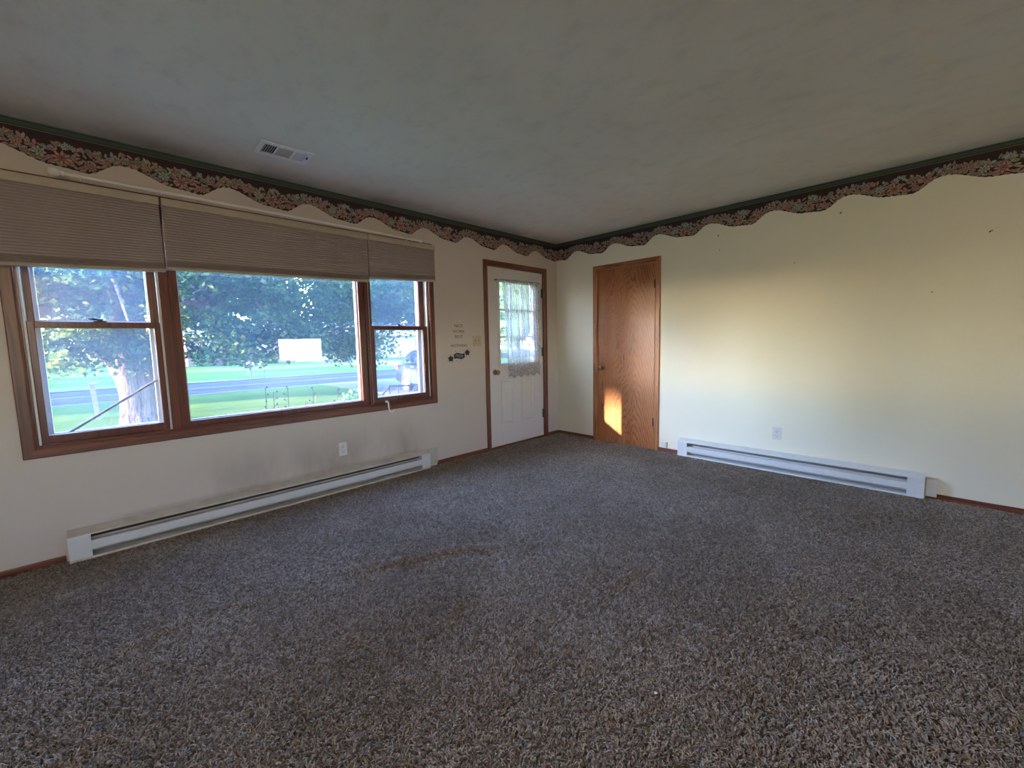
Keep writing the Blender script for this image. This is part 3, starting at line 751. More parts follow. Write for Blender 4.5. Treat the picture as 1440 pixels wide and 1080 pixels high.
outlet(lambda s, d, z: (s, -d, z), -2.880, .340, 'white wall outlet below the picture window, above the long heater')
outlet(lambda s, d, z: (-d, -s, z), 2.526, .340, 'white wall outlet on the right wall above the heater')
sw = thing('light_switch', (-1.368, 0, 1.228), 'almond double toggle light switch between the picture window and front door', 'light switch')
MB().box(-1.426, -1.310, -.006, 0, 1.171, 1.286, .003).build('cover_plate', ALMOND, sw)
for x in (-1.391, -1.345):
    MB().box(x-.006, x+.006, -.0075, -.006, 1.215, 1.241, .0008).build('toggle_slot', plain('toggle_slot_brown', (.22, .16, .09), .5), sw)
    MB().prism([(-.006, 1.222), (-.018, 1.236), (-.020, 1.232), (-.008, 1.217)], 0, x-.0035, x+.0035).build('toggle', ALMOND, sw)
    for z in (1.198, 1.258): MB().lathe([(0, 0), (.003, 0), (.003, .001), (0, .0015)], (0, -1, 0), (x, -.006, z), 8).build('screw', BRASS, sw)
jb = thing('cable_jack', (0, -1.476, .07), 'small white cable jack low on the wall beside the closet casing', 'wall jack')
MB().box(-.018, 0, -1.504, -1.447, .036, .104, .004).build('jack_body', WPLAST, jb)
MB().box(-.020, -.018, -1.497, -1.455, .043, .097, .001).build('jack_cover', WPLAST, jb)

# ------------------------------------------------------------------ ceiling vent
V0 = Vector((-3.343, -.506, H))
vent = thing('ceiling_vent', V0, 'white rectangular ceiling air vent with louvres near the window wall', 'vent')
ang = math.radians(-2.2); ca, sa = math.cos(ang), math.sin(ang)
def vx(m, x0, x1, y0, y1, z0, z1, tilt=0, tx=0):
    b = MB().box(x0, x1, y0, y1, z0, z1); cx, cz, cy = (x0+x1)/2, (z0+z1)/2, (y0+y1)/2
    v = []
    for (x, y, z) in b.v:
        if tilt: dx, dz = x-cx, z-cz; x = cx+dx*math.cos(tilt)-dz*math.sin(tilt); z = cz+dx*math.sin(tilt)+dz*math.cos(tilt)
        if tx: dy, dz = y-cy, z-cz; y = cy+dy*math.cos(tx)-dz*math.sin(tx); z = cz+dy*math.sin(tx)+dz*math.cos(tx)
        v.append((V0.x+x*ca-y*sa, V0.y+x*sa+y*ca, V0.z+z))
    m.add(v, b.f)
m = MB(); W2, H2 = .152, .102
for (a, b, c, d) in ((-W2, -W2+.03, -H2, H2), (W2-.03, W2, -H2, H2), (-W2+.03, W2-.03, -H2, -H2+.036), (-W2+.03, W2-.03, H2-.036, H2), (-.052, -.044, -H2+.036, H2-.036), (.044, .052, -H2+.036, H2-.036)):
    vx(m, a, b, c, d, -.009, -.003)
m.build('vent_frame', VENTW, vent)
m = MB(); vx(m, -W2+.004, W2-.004, -H2+.004, H2-.004, -.003, -.0005); m.build('duct_throat', DARKM, vent)
for i in range(6):
    m = MB(); vx(m, -.120+i*.0125, -.1175+i*.0125+.004, -H2+.036, H2-.036, -.0105, -.0088, .9); m.build('louvre', VENTW, vent)
for i in range(6):
    m = MB(); vx(m, .0525+i*.0118, .0525+i*.0118+.0085, -H2+.036, H2-.036, -.0095, -.0078, -.35); m.build('louvre', VENTW, vent)
for i in range(11):
    m = MB(); vx(m, -.044, .044, -H2+.038+i*.0118, -H2+.038+i*.0118+.0095, -.0095, -.0078, 0, .3); m.build('louvre', VENTW, vent)
m = MB(); vx(m, .126, .131, -.03, -.008, -.018, -.009); m.build('damper_lever', DARKM, vent)

# ------------------------------------------------------------------ wall lettering and banner decal
def text_mesh(name, txt, size, loc, mat, parent=None, sx_=1.0, rot=0, thick=.0006):
    cu = bpy.data.curves.new(name, 'FONT'); cu.body = txt; cu.size = size; cu.align_x = 'CENTER'; cu.align_y = 'CENTER'; cu.extrude = thick/2; cu.resolution_u = 2
    o = bpy.data.objects.new(name, cu); C.objects.link(o); bpy.context.view_layer.update()
    me = bpy.data.meshes.new_from_object(o.evaluated_get(bpy.context.evaluated_depsgraph_get())); C.objects.unlink(o); bpy.data.objects.remove(o)
    me.transform(Matrix.Scale(sx_, 4, (1, 0, 0)))
    me.transform(Matrix.Rotation(PI/2, 4, 'X') @ Matrix.Rotation(rot, 4, 'Z')); 
    org = LOC[parent] if parent else Vector((0, 0, 0)); me.transform(Matrix.Translation(Vector(loc)-org))
    me.materials.clear(); me.materials.append(mat); o = bpy.data.objects.new(name, me); C.objects.link(o)
    if parent: o.parent = parent
    o['kind'] = 'stuff'; LOC[o] = org; return o
LETTER = plain('letter_vinyl_grey', (.07, .06, .055), .6, .05); LETTERL = plain('letter_pale', (.30, .30, .31), .6, .05)
wl = thing('wall_lettering', (-1.61, 0, 1.31), 'four short lines of small dark lettering on the wall above the black banner decal', 'wall decal')
for txt, z, w_ in (('NICE', 1.385, 1.15), ('WORK', 1.328, 1.15), ('BEST', 1.275, 1.15), ('NOTHING', 1.183, 1.05)):
    text_mesh('text_line', txt, .044, (-1.610, -.0008, z), LETTER, wl, w_)
dec = thing('banner_decal', (-1.61, 0, 1.08), 'black scroll banner decal with rosettes on the wall under the small lettering', 'wall decal')
def ribbon():
    m = MB(); n = 24; v = []
    for i in range(n+1):
        t = i/n; x = -1.682+t*.142; c = 1.076+.010*math.sin((t-.5)*-5.5)+.02*(t-.5); h = .030*(.75+.25*math.sin(PI*t)); v += [(x, -.0010, c-h), (x, -.0010, c+h)]
    f = [(2*i, 2*i+2, 2*i+3, 2*i+1) for i in range(n)]
    vb = [(a, 0, c) for a, b, c in v]; nn = len(v)
    m.add(v+vb, f+[(2*i+nn, 2*i+1+nn, 2*i+3+nn, 2*i+2+nn) for i in range(n)]+[(2*i, 2*i+nn, 2*i+2+nn, 2*i+2) for i in range(n)]+[(2*i+1, 2*i+3, 2*i+3+nn, 2*i+1+nn) for i in range(n)])
    m.build('banner', BLACK, dec)
ribbon()
text_mesh('text_line', 'PRESS', .040, (-1.611, -.0016, 1.076), LETTERL, dec, 1.0, math.radians(-6))
rg = random.Random(3)
for (cx, cz) in ((-1.722, 1.052), (-1.505, 1.108)):
    m = MB(); n = 44; ring = []
    for k in range(n):
        a = 2*PI*k/n; r = .026*(1+.12*math.sin(5*a)+(.38 if k % 4 == 0 else 0)*rg.random()); ring.append((cx+r*1.15*math.cos(a), cz+r*math.sin(a)))
    m.prism(ring, 1, -.0012, 0).build('rosette', BLACK, dec)
    for k in range(11):
        a = 2*PI*k/11+rg.random()*.3; r1, r2 = .034, rg.uniform(.044, .056); px, pz = math.cos(a), math.sin(a)
        w_ = .0022
        MB().prism([(cx+px*r1*1.2-pz*w_, cz+pz*r1+px*w_), (cx+px*r1*1.2+pz*w_, cz+pz*r1-px*w_), (cx+px*r2*1.25, cz+pz*r2)], 1, -.0008, 0).build('leaf_sprig', LETTER, dec)
for x, z, w_ in ((-1.66, 1.125, .014), (-1.60, 1.122, .012), (-1.56, 1.132, .012), (-1.65, 1.028, .016), (-1.58, 1.026, .018), (-1.62, 1.020, .012)):
    MB().prism([(x-w_, z), (x, z-.0018), (x+w_, z+.001), (x, z+.003)], 1, -.0008, 0).build('leaf_sprig', LETTER, dec)

# nails left in the walls
for i, (w, a, z, lab) in enumerate((('B', -2.898, 2.176, 'bent nail in the right wall just under the border, above the outlet'), ('B', -1.973, 2.173, 'small nail under the floral border, right of the closet door'), ('B', -2.600, 1.832, 'small nail in the upper middle of the right wall'),
                      ('B', -3.705, 1.877, 'small nail high at the far right end of the right wall'), ('B', -1.989, 2.038, 'nail hole plug right of the closet door, below the topmost nail'), ('B', -2.265, 1.644, 'pale nail head on the right wall at eye level right of the closet'), ('B', -3.449, 1.504, 'small nail in the shaded right part of the right wall'), ('B', -.327, 1.780, 'small nail between the corner and the closet door'))):
    k = 1.0 if i in (0, 1, 3) else .6
    m = MB().tube([(.002, a, z), (-.012*k, a, z+.001), (-.016*k, a-.012*k, z+.005)], .0022*k+.0006, 6).lathe([(0, 0), (.0045*k, 0), (.0045*k, .0012), (0, .0012)], (-1, 0, 0), (-.0005, a, z), 8)
    tag(m.build('wall_nail', BLACK if i != 5 else VINYL), lab, 'nail', 'nails left in the right wall')
# little white chain of the loose shade-cord hook on the window casing
hk = thing('cord_hook', (-2.455, -.016, .66), 'white plastic hook hanging on the casing below the right sash window', 'hook')
MB().tube([(-2.468, -.010, .694), (-2.463, -.028, .700), (-2.457, -.033, .685), (-2.455, -.030, .650), (-2.450, -.032, .618), (-2.440, -.035, .600), (-2.425, -.040, .600), (-2.412, -.043, .612), (-2.407, -.043, .622)], [.006, .0075, .0075, .007, .0065, .006, .006, .0055, .0045], 10).build('hook_body', ROD, hk, smooth=True)
MB().box(-2.478, -2.452, -.020, -.014, .686, .706, .002).build('hook_clip', ROD, hk)
# wooden security stick leaning inside the left window
ws = tag(MB().tube([(-4.452, .100, .728), (-4.30, .100, .829), (-4.012, .100, 1.021)], [.0075, .0080, .0075], 10).build('wooden_stick', oak('stick_wood', 0, base=(.30, .2, .14), dark=(.2, .13, .09))), 'thin wooden stick leaning diagonally across the lower left window pane', 'stick')
# scrap on the carpet
sp = MB(); sp.add([(-3.051, -2.884, .004), (-3.043, -2.888, .006), (-3.039, -2.880, .004), (-3.045, -2.876, .007), (-3.050, -2.879, .004), (-3.045, -2.881, .001)], [(0, 1, 2, 3, 4), (0, 1, 5), (1, 2, 5), (2, 3, 5), (3, 4, 5), (4, 0, 5)])
tag(sp.build('paper_scrap', ROD), 'tiny white scrap of paper lying on the dark foreground carpet', 'paper scrap')

# ------------------------------------------------------------------ the house behind the camera, with a back door and lamp added for fill
w4 = thing('window_4', (-.8, YB, .86), kind='structure')
m = MB(); frame_ring(m, -1.32, -.28, .86, 1.42, YB-.09, YB-.03, .04, .04, .04, .04, .003); kf = m.build('window_frame', VINYL, w4)
MB().box(-1.28, -.32, YB-.065, YB-.061, .9, 1.38).build('glass_pane', GLASSD, kf)
d4 = thing('fill_door_4', (-5.75, YB, 0), kind='structure')  # unseen back door, added to let in fill daylight
m = MB(); frame_ring(m, -6.2, -5.3, .02, 2.05, YB-.10, YB-.05, .14, .14, .93, .12, .003)
pf = m.build('door_slab', WHITE, d4)
MB().box(-6.07, -5.43, YB-.078, YB-.074, .94, 1.94).build('glass_pane', GLASSD, pf)
knob(d4, (-5.40, YB-.05, .95), (0, 1, 0), BRASS)
# round ceiling lamp added behind the camera as warm fill
cl = thing('fill_lamp', (-5.5, -5.9, H), 'round frosted ceiling lamp added behind the camera for fill light', 'lamp')
MB().lathe([(0, 0), (.16, 0), (.165, -.02), (.15, -.03), (0, -.03)], at=(-5.5, -5.9, H), n=24).build('lamp_base', BRASS, cl, smooth=True)
t = NT('lamp_glass_lit'); em = t.n('Emission'); em.inputs[0].default_value = (1, .74, .50, 1); em.inputs[1].default_value = 6.0; t.l(em.outputs[0], t.out.inputs[0])
MB().lathe([(.15, -.03), (.145, -.06), (.11, -.095), (.05, -.115), (0, -.118)], at=(-5.5, -5.9, H), n=24).build('lamp_glass', t.m, cl, smooth=True)
ll = bpy.data.lights.new('fill_lamp_light', 'POINT'); lo = bpy.data.objects.new('fill_lamp_light', ll); C.objects.link(lo)
ll.energy = FILL_WATTS; ll.color = (1, .74, .50); ll.shadow_soft_size = .09; lo.location = (-5.5, -5.9, H-.24)

# roof and outer shell so that daylight only comes in through the openings
MB().box(XL-1.0, 2.0, YB-.8, .40, H+.12, H+.30).build('roof', plain('roof_shingle_grey', (.12, .11, .11), .9), kind='structure')
MB().box(XL-1.0, 2.0, .16, .40, H-.02, H+.12).build('eave', plain('eave_white', (.6, .6, .58), .7), kind='structure')

# ================================================================== OUTDOORS
GZ = -.60
def ground_mat(name, c0, c1, sc1=3, sc2=60):
    t = NT(name); a = t.noise(t.map((1, 1, 1)), sc1*.2, 4); b_ = t.noise(t.map((1, 1, 1)), sc2*.2, 4, .7)
    c = t.mix(t.math('MULTIPLY', b_, .9), t.ramp(a, [(.3, c0), (.7, c1)]), tuple(x*.5 for x in c0)); b = t.bsdf(c, .9, Specular_IOR_Level=0.0)
    t.bump(b, b_, .6, .04); return t.m
GRASS = ground_mat('lawn_grass', (.050, .092, .028), (.085, .130, .036)); ROADM = ground_mat('asphalt', (.048, .048, .052), (.062, .062, .066)); CONC = ground_mat('driveway_concrete', (.12, .115, .11), (.15, .145, .14))
def slab(name, x0, x1, y0, y1, z0, z1, mat): return MB().box(x0, x1, y0, y1, z0, z1).build(name, mat, kind='structure')
slab('lawn_front', -60, 3.2, .16, 17.0, GZ-.3, GZ, GRASS); slab('lawn_side', 9.2, 60, .16, 17.0, GZ-.3, GZ, GRASS)
slab('driveway', 3.2, 9.2, .16, 17.0, GZ-.3, GZ+.01, CONC)
slab('road', -80, 80, 17.0, 24.0, GZ-.3, GZ-.03, ROADM)
slab('kerb', -80, 80, 16.75, 17.0, GZ-.3, GZ+.015, CONC); slab('kerb', -80, 80, 24.0, 24.25, GZ-.3, GZ+.01, CONC)
slab('lawn_far', -80, 80, 24.0, 120, GZ-.3, GZ-.005, GRASS)
slab('lawn_behind_house', -60, 40, -60, -12, GZ-.3, GZ-.02, GRASS); slab('lawn_beside_house', -60, XL-.2, -12, .16, GZ-.3, GZ-.02, GRASS); slab('patio_slab', XL-.2, 40, -12, .16, GZ-.3, GZ-.02, CONC)
slab('road_joint', -80, 80, 20.45, 20.55, GZ-.031, GZ-.026, plain('road_seam_tar', (.06, .06, .065), .6))
slab('driveway_far', 13.2, 20.2, 24.25, 49.9, GZ-.1, GZ+.005, CONC)

def leaf_cloud(name, centers, sizes, per, leaf, mat, parent=None, flat=1.0, keep=None, seed=0, kind='stuff'):
    rng = np.random.default_rng(seed)
    c = np.repeat(np.asarray(centers, float), per, axis=0); s = np.repeat(np.asarray(sizes, float), per)
    d = rng.normal(size=c.shape); d /= np.linalg.norm(d, axis=1)[:, None]; r = s*rng.random(len(s))**.5
    p = c + d*r[:, None]*np.array([1, 1, .75])
    if keep is not None: p = p[keep(p)]
    n = len(p)
    a = rng.normal(size=(n, 3)); a[:, 2] *= .6; a /= np.linalg.norm(a, axis=1)[:, None]
    up = rng.normal(size=(n, 3))*.8 + np.array([0, 0, 1.0]); b = np.cross(up, a); b /= np.linalg.norm(b, axis=1)[:, None]+1e-9; nn = np.cross(a, b)
    # five pointed maple-like leaf, fan of eight vertices folded a little along the midrib
    L = np.array([(0, -.5, 0), (.30, -.28, .05), (.50, .02, .10), (.22, .08, .04), (.0, .55, -.02), (-.22, .08, .04), (-.50, .02, .10), (-.30, -.28, .05)])
    sz = leaf*rng.uniform(.7, 1.25, n)
    V = p[:, None, :] + sz[:, None, None]*(L[None, :, 0:1]*b[:, None, :] + L[None, :, 1:2]*a[:, None, :] + L[None, :, 2:3]*nn[:, None, :])
    V = V.reshape(-1, 3); org = np.array(LOC[parent]) if parent else np.zeros(3); V = V-org
    tri = np.array([(0, 1, 3), (1, 2, 3), (0, 3, 4), (0, 4, 5), (0, 5, 7), (5, 6, 7)])
    F = (tri[None]+np.arange(n)[:, None, None]*8).reshape(-1, 3)
    me = bpy.data.meshes.new(name); me.vertices.add(len(V)); me.vertices.foreach_set('co', V.ravel().astype(np.float32))
    me.loops.add(F.size); me.loops.foreach_set('vertex_index', F.ravel().astype(np.int32)); me.polygons.add(len(F)); me.polygons.foreach_set('loop_start', (np.arange(len(F))*3).astype(np.int32))
    at = me.attributes.new('rnd', 'FLOAT', 'POINT'); at.data.foreach_set('value', np.repeat(rng.random(n), 8).astype(np.float32))
    me.update(); me.materials.append(mat)
    o = bpy.data.objects.new(name, me); C.objects.link(o)
    if parent: o.parent = parent
    LOC[o] = Vector(org); o['kind'] = kind; return o
def leaf_mat(name, dark, light, trans, tw=.5):
    t = NT(name); a = t.n('Attribute', attribute_name='rnd')
    c = t.ramp(a.outputs['Fac'], [(0, dark), (.8, light), (.97, (light[0]*2.2, light[1]*1.25, light[2]*.8))])
    d = t.n('BsdfDiffuse'); t.l(c, d.inputs[0]); tl = t.n('BsdfTranslucent')
    t.l(t.mix(1.0, c, trans, 'MULTIPLY'), tl.inputs[0])
    m = t.n('MixShader'); m.inputs[0].default_value = tw; t.l(d.outputs[0], m.inputs[1]); t.l(tl.outputs[0], m.inputs[2])
    t.l(m.outputs[0], t.out.inputs[0]); return t.m
LEAF = leaf_mat('maple_leaf', (.014, .032, .020), (.030, .060, .030), (3.0, 2.4, .8)); LEAF2 = leaf_mat('evergreen_leaf', (.02, .06, .03), (.045, .10, .04), (1.3, 1.3, .8), .2)
SHRUB = leaf_mat('shrub_leaf', (.03, .09, .05), (.07, .15, .07), (1.4, 1.3, .8), .25)
def mk_bark():
    t = NT('maple_bark'); n1 = t.noise(t.map((14, 14, 2.2)), 1.0, 5, .65, .6)
    c = t.ramp(n1, [(.35, (.035, .027, .022)), (.6, (.12, .09, .07))]); b = t.bsdf(c, .95, Specular_IOR_Level=0.0); t.bump(b, n1, 1.0, .05); return t.m
BARK = mk_bark()

# ------- the big maple on the front lawn
tree = thing('maple_tree', (-3.6, 10, GZ), 'large maple on the front lawn, trunk behind the left sash window, crown across all panes', 'tree')
def trunk(m, pts, rs, n=14, wob=.12, seed=1):
    r_ = random.Random(seed); base = len(m.v); ph = [r_.uniform(0, 6) for _ in range(4)]
    m.tube(pts, rs, n)
    for i in range(len(pts)):
        c = Vector(pts[i])
        for k in range(n):
            q = Vector(m.v[base+i*n+k]); a = 2*PI*k/n; f = 1+wob*(.5*math.sin(3*a+ph[0]+i*.5)+.5*math.sin(5*a+ph[1]-i*.7)); m.v[base+i*n+k] = tuple(c+(q-c)*f)
m = MB()
trunk(m, [(-3.52, 10, GZ-.2), (-3.54, 10, GZ+.05), (-3.56, 10, -.3), (-3.57, 10, .1), (-3.59, 10, .5), (-3.64, 10, .85), (-3.70, 10, 1.15)], [.56, .47, .41, .385, .39, .42, .44], 18)
limbs = [((-3.85, 10, .95), (-4.6, 9.6, 1.9), (-5.6, 9.0, 2.9), (-7.0, 8.4, 3.5), .27), ((-3.65, 10, 1.0), (-3.6, 10.2, 2.6), (-3.4, 10.5, 4.6), (-3.2, 10.8, 5.4), .31),
         ((-3.5, 10, 1.0), (-2.7, 9.7, 2.2), (-1.2, 9.2, 3.3), (1.8, 8.4, 4.2), .26), ((-3.5, 10.1, 1.0), (-2.8, 11.2, 2.4), (-1.0, 13.0, 3.6), (2.2, 14.5, 4.6), .22),
         ((-3.7, 9.8, 1.0), (-3.9, 8.6, 2.3), (-4.1, 7.0, 3.4), (-4.4, 5.4, 4.0), .20), ((-3.8, 10.2, 1.1), (-5.2, 11.8, 2.6), (-6.0, 13.0, 3.4), (-7.0, 14.0, 3.8), .2)]
tips = []
for i, (a, b, c, d, r) in enumerate(limbs):
    pts = []
    for k in range(9):
        t = k/8; P0, P1, P2, P3 = map(Vector, (a, b, c, d)); pts.append(P0*(1-t)**3+P1*3*t*(1-t)**2+P2*3*t*t*(1-t)+P3*t**3)
    trunk(m, pts, [r*(1-.85*k/8) for k in range(9)], 10, .08, i+2)
    for k in range(3, 9):
        for q in range(3):
            e = pts[k]+Vector((random.uniform(-2, 2), random.uniform(-2, 2), random.uniform(-1.2, 1.5))); mid = (pts[k]+e)/2+Vector((0, 0, .25)); m.tube([pts[k], mid, e], [r*(1-.85*k/8)*.5, .03, .012], 6, cap=False); tips.append(e)
m.build('trunk', BARK, tree, smooth=True)
def crown_centers(n, seed):
    rng = np.random.default_rng(seed); out = []
    c = np.array([-.2, 11.3, 1.5]); R = np.array([8.0, 5.6, 3.3])
    while len(out) < n:
        d = rng.normal(size=3); d[2] = abs(d[2]); d /= np.linalg.norm(d); r = rng.uniform(.45, 1.0)**.6
        p = c+d*R*r
        az = math.degrees(math.atan2(p[0]+4.31, p[1]+3.49))
        zmin = 2.40+.18*math.sin(p[0]*1.7)+.15*math.sin(p[1]*1.3+p[0])
        if p[2] < zmin: p[2] = zmin+rng.random()*.8
        out.append(p)
    # drooping lower branches seen low in the panes
    droops = [(-4.55, 8.6, 1.35, .5, 16), (-4.9, 8.3, 1.2, .35, 8), (-3.0, 8.0, 1.55, .5, 12), (-1.75, 8.2, 1.45, .5, 16), (-1.3, 8.8, 1.4, .45, 14), (-.9, 8.0, 1.6, .4, 12), (0.0, 8.8, 1.75, .4, 10), (.85, 8.6, 1.50, .40, 9), (1.15, 8.3, 1.32, .30, 8),
              (.6, 8.9, 1.75, .4, 7), (1.9, 8.4, 1.80, .4, 9), (2.6, 8.0, 1.90, .4, 8), (3.2, 7.6, 2.0, .4, 8), (2.2, 10.9, 1.05, .35, 12), (2.0, 11.8, 1.15, .35, 10), (2.9, 11.2, 1.25, .35, 10), (-2.2, 8.1, 1.5, .4, 8)]
    for x, y, z, s, k in droops:
        for _ in range(k): out.append(np.array([x, y, z])+rng.normal(size=3)*s*np.array([1, 1, .5]))
    return np.array(out)
cc = crown_centers(1050, 5)
leaf_cloud('foliage', cc, RNG.uniform(.35, .75, len(cc)), 84, .108, LEAF, tree, seed=3)

# ------- unseen spruce added to block the low sun, gap cut for the door patch
def keep_gap(p):
    # slot cut in the foliage to shape the sun patch on the closet door
    x, y, z = p[:, 0], p[:, 1], p[:, 2]; x0 = x + y/.275           # where this point's sun ray meets the window wall
    zr = z - .182*(x0-x)
    return ~((x0 > -3.52) & (x0 < -2.5) & (zr > .45) & (zr < 1.08))
scr = thing('sun_block_spruce', (-30, 7.7, GZ), 'dense spruce added unseen far left of the house to block the sun', 'tree')
MB().tube([(-30, 7.7, GZ-.1), (-30, 7.7, 3), (-30, 7.7, 9.0)], [.22, .16, .04], 8).build('trunk', BARK, scr)
g = []; gs = []
for zz_ in np.arange(GZ+2.4, 9.6, .30):
    R_ = 2.0*(1-max(0, (zz_-6.5)/4.5))
    for k in range(56):
        a = random.uniform(0, 2*PI); q = R_*random.random()**.5; g.append((-30+.8*q*math.cos(a), 7.75+q*math.sin(a), zz_)); gs.append(.30)
leaf_cloud('foliage', g, gs, 26, .24, LEAF2, scr, keep=keep_gap, seed=8)

# ------- tall trees to the left that shade the street, and the rows beyond the houses
def crown_mesh(m, c, R, seed, sub=3):
    r_ = random.Random(seed); ph = [r_.uniform(0, 6) for _ in range(6)]
    bm = bmesh.new(); bmesh.ops.create_icosphere(bm, subdivisions=sub, radius=1)
    for v in bm.verts:
        d = v.co.normalized(); f = .82+.10*math.sin(5*d.x+ph[0])+.10*math.sin(6*d.y+ph[1])+.08*math.sin(7*d.z+ph[2])+.05*math.sin(13*d.x+9*d.z+ph[3])
        v.co = Vector((c[0]+d.x*R[0]*f, c[1]+d.y*R[1]*f, c[2]+d.z*R[2]*f))
    m.bm(bm)
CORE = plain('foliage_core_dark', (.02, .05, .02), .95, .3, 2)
def big_tree(x, y, r, h, label, leafm=LEAF2, n=130, group='shade trees along the street', low=1.2, lf=.42, per=26):
    t = thing('shade_tree', (x, y, GZ), label, 'tree', group)
    MB().tube([(x, y, GZ-.1), (x+.1, y, GZ+low*.8), (x, y, GZ+h*.7)], [.3*r/4+.08, .2*r/4+.05, .05], 10).build('trunk', BARK, t)
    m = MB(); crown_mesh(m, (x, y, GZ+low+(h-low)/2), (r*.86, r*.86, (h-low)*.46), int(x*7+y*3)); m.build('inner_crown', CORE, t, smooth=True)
    rng = np.random.default_rng(int(abs(x*13+y*7))); d = rng.normal(size=(n, 3)); d /= np.linalg.norm(d, axis=1)[:, None]
    c = np.array([x, y, GZ+low+(h-low)/2])+d*np.array([r*.85, r*.85, (h-low)*.47])
    leaf_cloud('foliage', c, [r*.22]*n, per, lf, leafm, t, seed=int(abs(x)+y))
SH = [(-27, 22.8, 2.9, 11), (-28, 29, 3.0, 13), (-27, 35.3, 3.0, 13), (-28, 41.6, 3.0, 13), (-33, 56, 4.5, 17), (-30, 66, 4.5, 17), (-27, 12.2, 2.0, 5.2), (-27, 2.6, 2.0, 5.0)]  # last two are small unseen trees added to dim the low sky
SHL = ['shade tree across the street at far left, nearest to the road', 'second shade tree from the road on the far left', 'third shade tree from the road on the far left', 'fourth shade tree from the road on the far left', 'very tall tree beyond the far lawn on the left', 'farthest tall tree at the back of the far lawn', 'small round tree right of the spruce, added unseen to screen low sky', 'small round tree left of the spruce, added unseen to screen low sky']
for i, (x, y, r, h) in enumerate(SH): big_tree(x, y, r, h, SHL[i], n=110)
BR = [(31, 31, 4.3, 12), (40.5, 33, 4.3, 13), (29, 40.5, 4.0, 12), (43, 24.8+5, 0, 0)][:3]
BRL = ['leafy tree across the road seen through the front door glass', 'leafy tree farther right across the road, seen through the front door glass', 'leafy tree behind the first one through the front door glass']
for i, (x, y, r, h) in enumerate(BR): big_tree(x, y, r, h, BRL[i], LEAF, n=100, group='trees right of the driveway', low=.8, lf=.34, per=30)
BK = [(-3, 66, 4.3, 13), (6, 65, 4.3, 14.5), (15, 66, 4.3, 15), (24, 65, 4.3, 14), (33, 66, 4.3, 15.5), (42, 65, 4.3, 15), (51, 66, 4.3, 14), (-12, 65, 4.3, 13)]
lbl = ['hazy dark tree far behind the brick house, near its left corner', 'tall hazy tree straight behind the brick house', 'hazy tree behind the brick house and its window', 'tall tree behind the white garage across the street', 'hazy tree between the garage and the pale long building',
       'distant tree behind the pale long building', 'distant tree at the far right behind the pale building', 'distant tree left of the brick house']
for i, (x, y, r, h) in enumerate(BK): big_tree(x, y, r, h, lbl[i], LEAF, n=100, group='trees behind the houses', low=.6, lf=.38, per=40)
# foundation shrub by the brick house
def bush(x, y, rx, rz, lab, n=40, name='foundation_shrub'):
    t = thing(name, (x, y, GZ), lab, 'shrub', 'shrubs in front of the brick house')
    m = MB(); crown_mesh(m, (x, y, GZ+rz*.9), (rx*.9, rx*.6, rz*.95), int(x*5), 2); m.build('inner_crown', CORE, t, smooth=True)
    rng = np.random.default_rng(int(x*3+50)); d = rng.normal(size=(n, 3)); d /= np.linalg.norm(d, axis=1)[:, None]
    leaf_cloud('foliage', np.array([x, y, GZ+rz*.9])+d*np.array([rx*.85, rx*.6, rz*.9]), [.3]*n, 16, .22, SHRUB, t, seed=int(x+9))
for x, rx, rz, lab in ((3.6, 1.1, .9, 'rounded dark shrub at the left end of the brick house'), (6.4, 1.2, 1.0, 'rounded dark shrub left of the brick house window'), (9.4, 1.3, .55, 'low dark shrub under the brick house window')): bush(x, 48.4, rx, rz, lab)

# ------- brick house with white garage across the street
hs = thing('brick_house', (10, 50, GZ), 'brown brick ranch house across the street with a white window and garage', 'house')
def mk_brick():
    t = NT('far_brick'); b = t.n('TexBrick'); b.inputs['Scale'].default_value = 1.0; b.inputs['Brick Width'].default_value = .22; b.inputs['Row Height'].default_value = .075; b.inputs['Mortar Size'].default_value = .01
    b.inputs['Color1'].default_value = (.10, .055, .05, 1); b.inputs['Color2'].default_value = (.13, .075, .065, 1); b.inputs['Mortar'].default_value = (.16, .14, .13, 1)
    t.l(t.map((1, 1, 1), (PI/2, 0, 0)), b.inputs['Vector']); t.bsdf(b.outputs[0], .9); return t.m
BRK = mk_brick(); SIDE = plain('pale_siding', (.27, .265, .29), .9, .03, Specular_IOR_Level=0.0); ROOFM = plain('far_shingles', (.14, .11, .10), .9, .2, 3); SHG = plain('far_window_glass', (.10, .16, .24), .1, .05)
MB().box(2.5, 12.6, 50, 58, GZ-.1, 2.35).build('brick_wall', BRK, hs)
MB().box(12.6, 20.8, 49.8, 58, GZ-.1, 2.55).build('garage_wall', SIDE, hs)
gd = MB().box(13.4, 19.9, 49.74, 49.82, GZ, 2.05).build('garage_door', plain('garage_door_white', (.26, .26, .26), .7, .02), hs)
for j in range(4):
    for i in range(8):
        MB().box(13.5+i*.8, 14.2+i*.8, 49.71, 49.75, GZ+.08+j*.66, GZ+.60+j*.66, .015).build('door_panel', plain_gp if 'plain_gp' in globals() else globals().setdefault('plain_gp', plain('garage_panel_white', (.27, .27, .27), .9, .02)), gd)
MB().prism([(49.2, 2.45), (58.6, 2.45), (54, 4.3)], 0, 2.0, 21.3).build('roof', ROOFM, hs)
MB().box(2.0, 21.3, 49.1, 49.25, 2.33, 2.50).build('fascia', SIDE, hs)
wf = MB(); frame_ring(wf, 8.6, 9.75, .55, 2.15, 49.9, 50.02, .09, .09, .09, .09, .01); wf.box(8.69, 9.66, 49.92, 50, 1.33, 1.39); wfo = wf.build('window_frame', SIDE, hs); MB().box(8.69, 9.66, 49.95, 49.99, .64, 2.06).build('glass_pane', SHG, wfo)
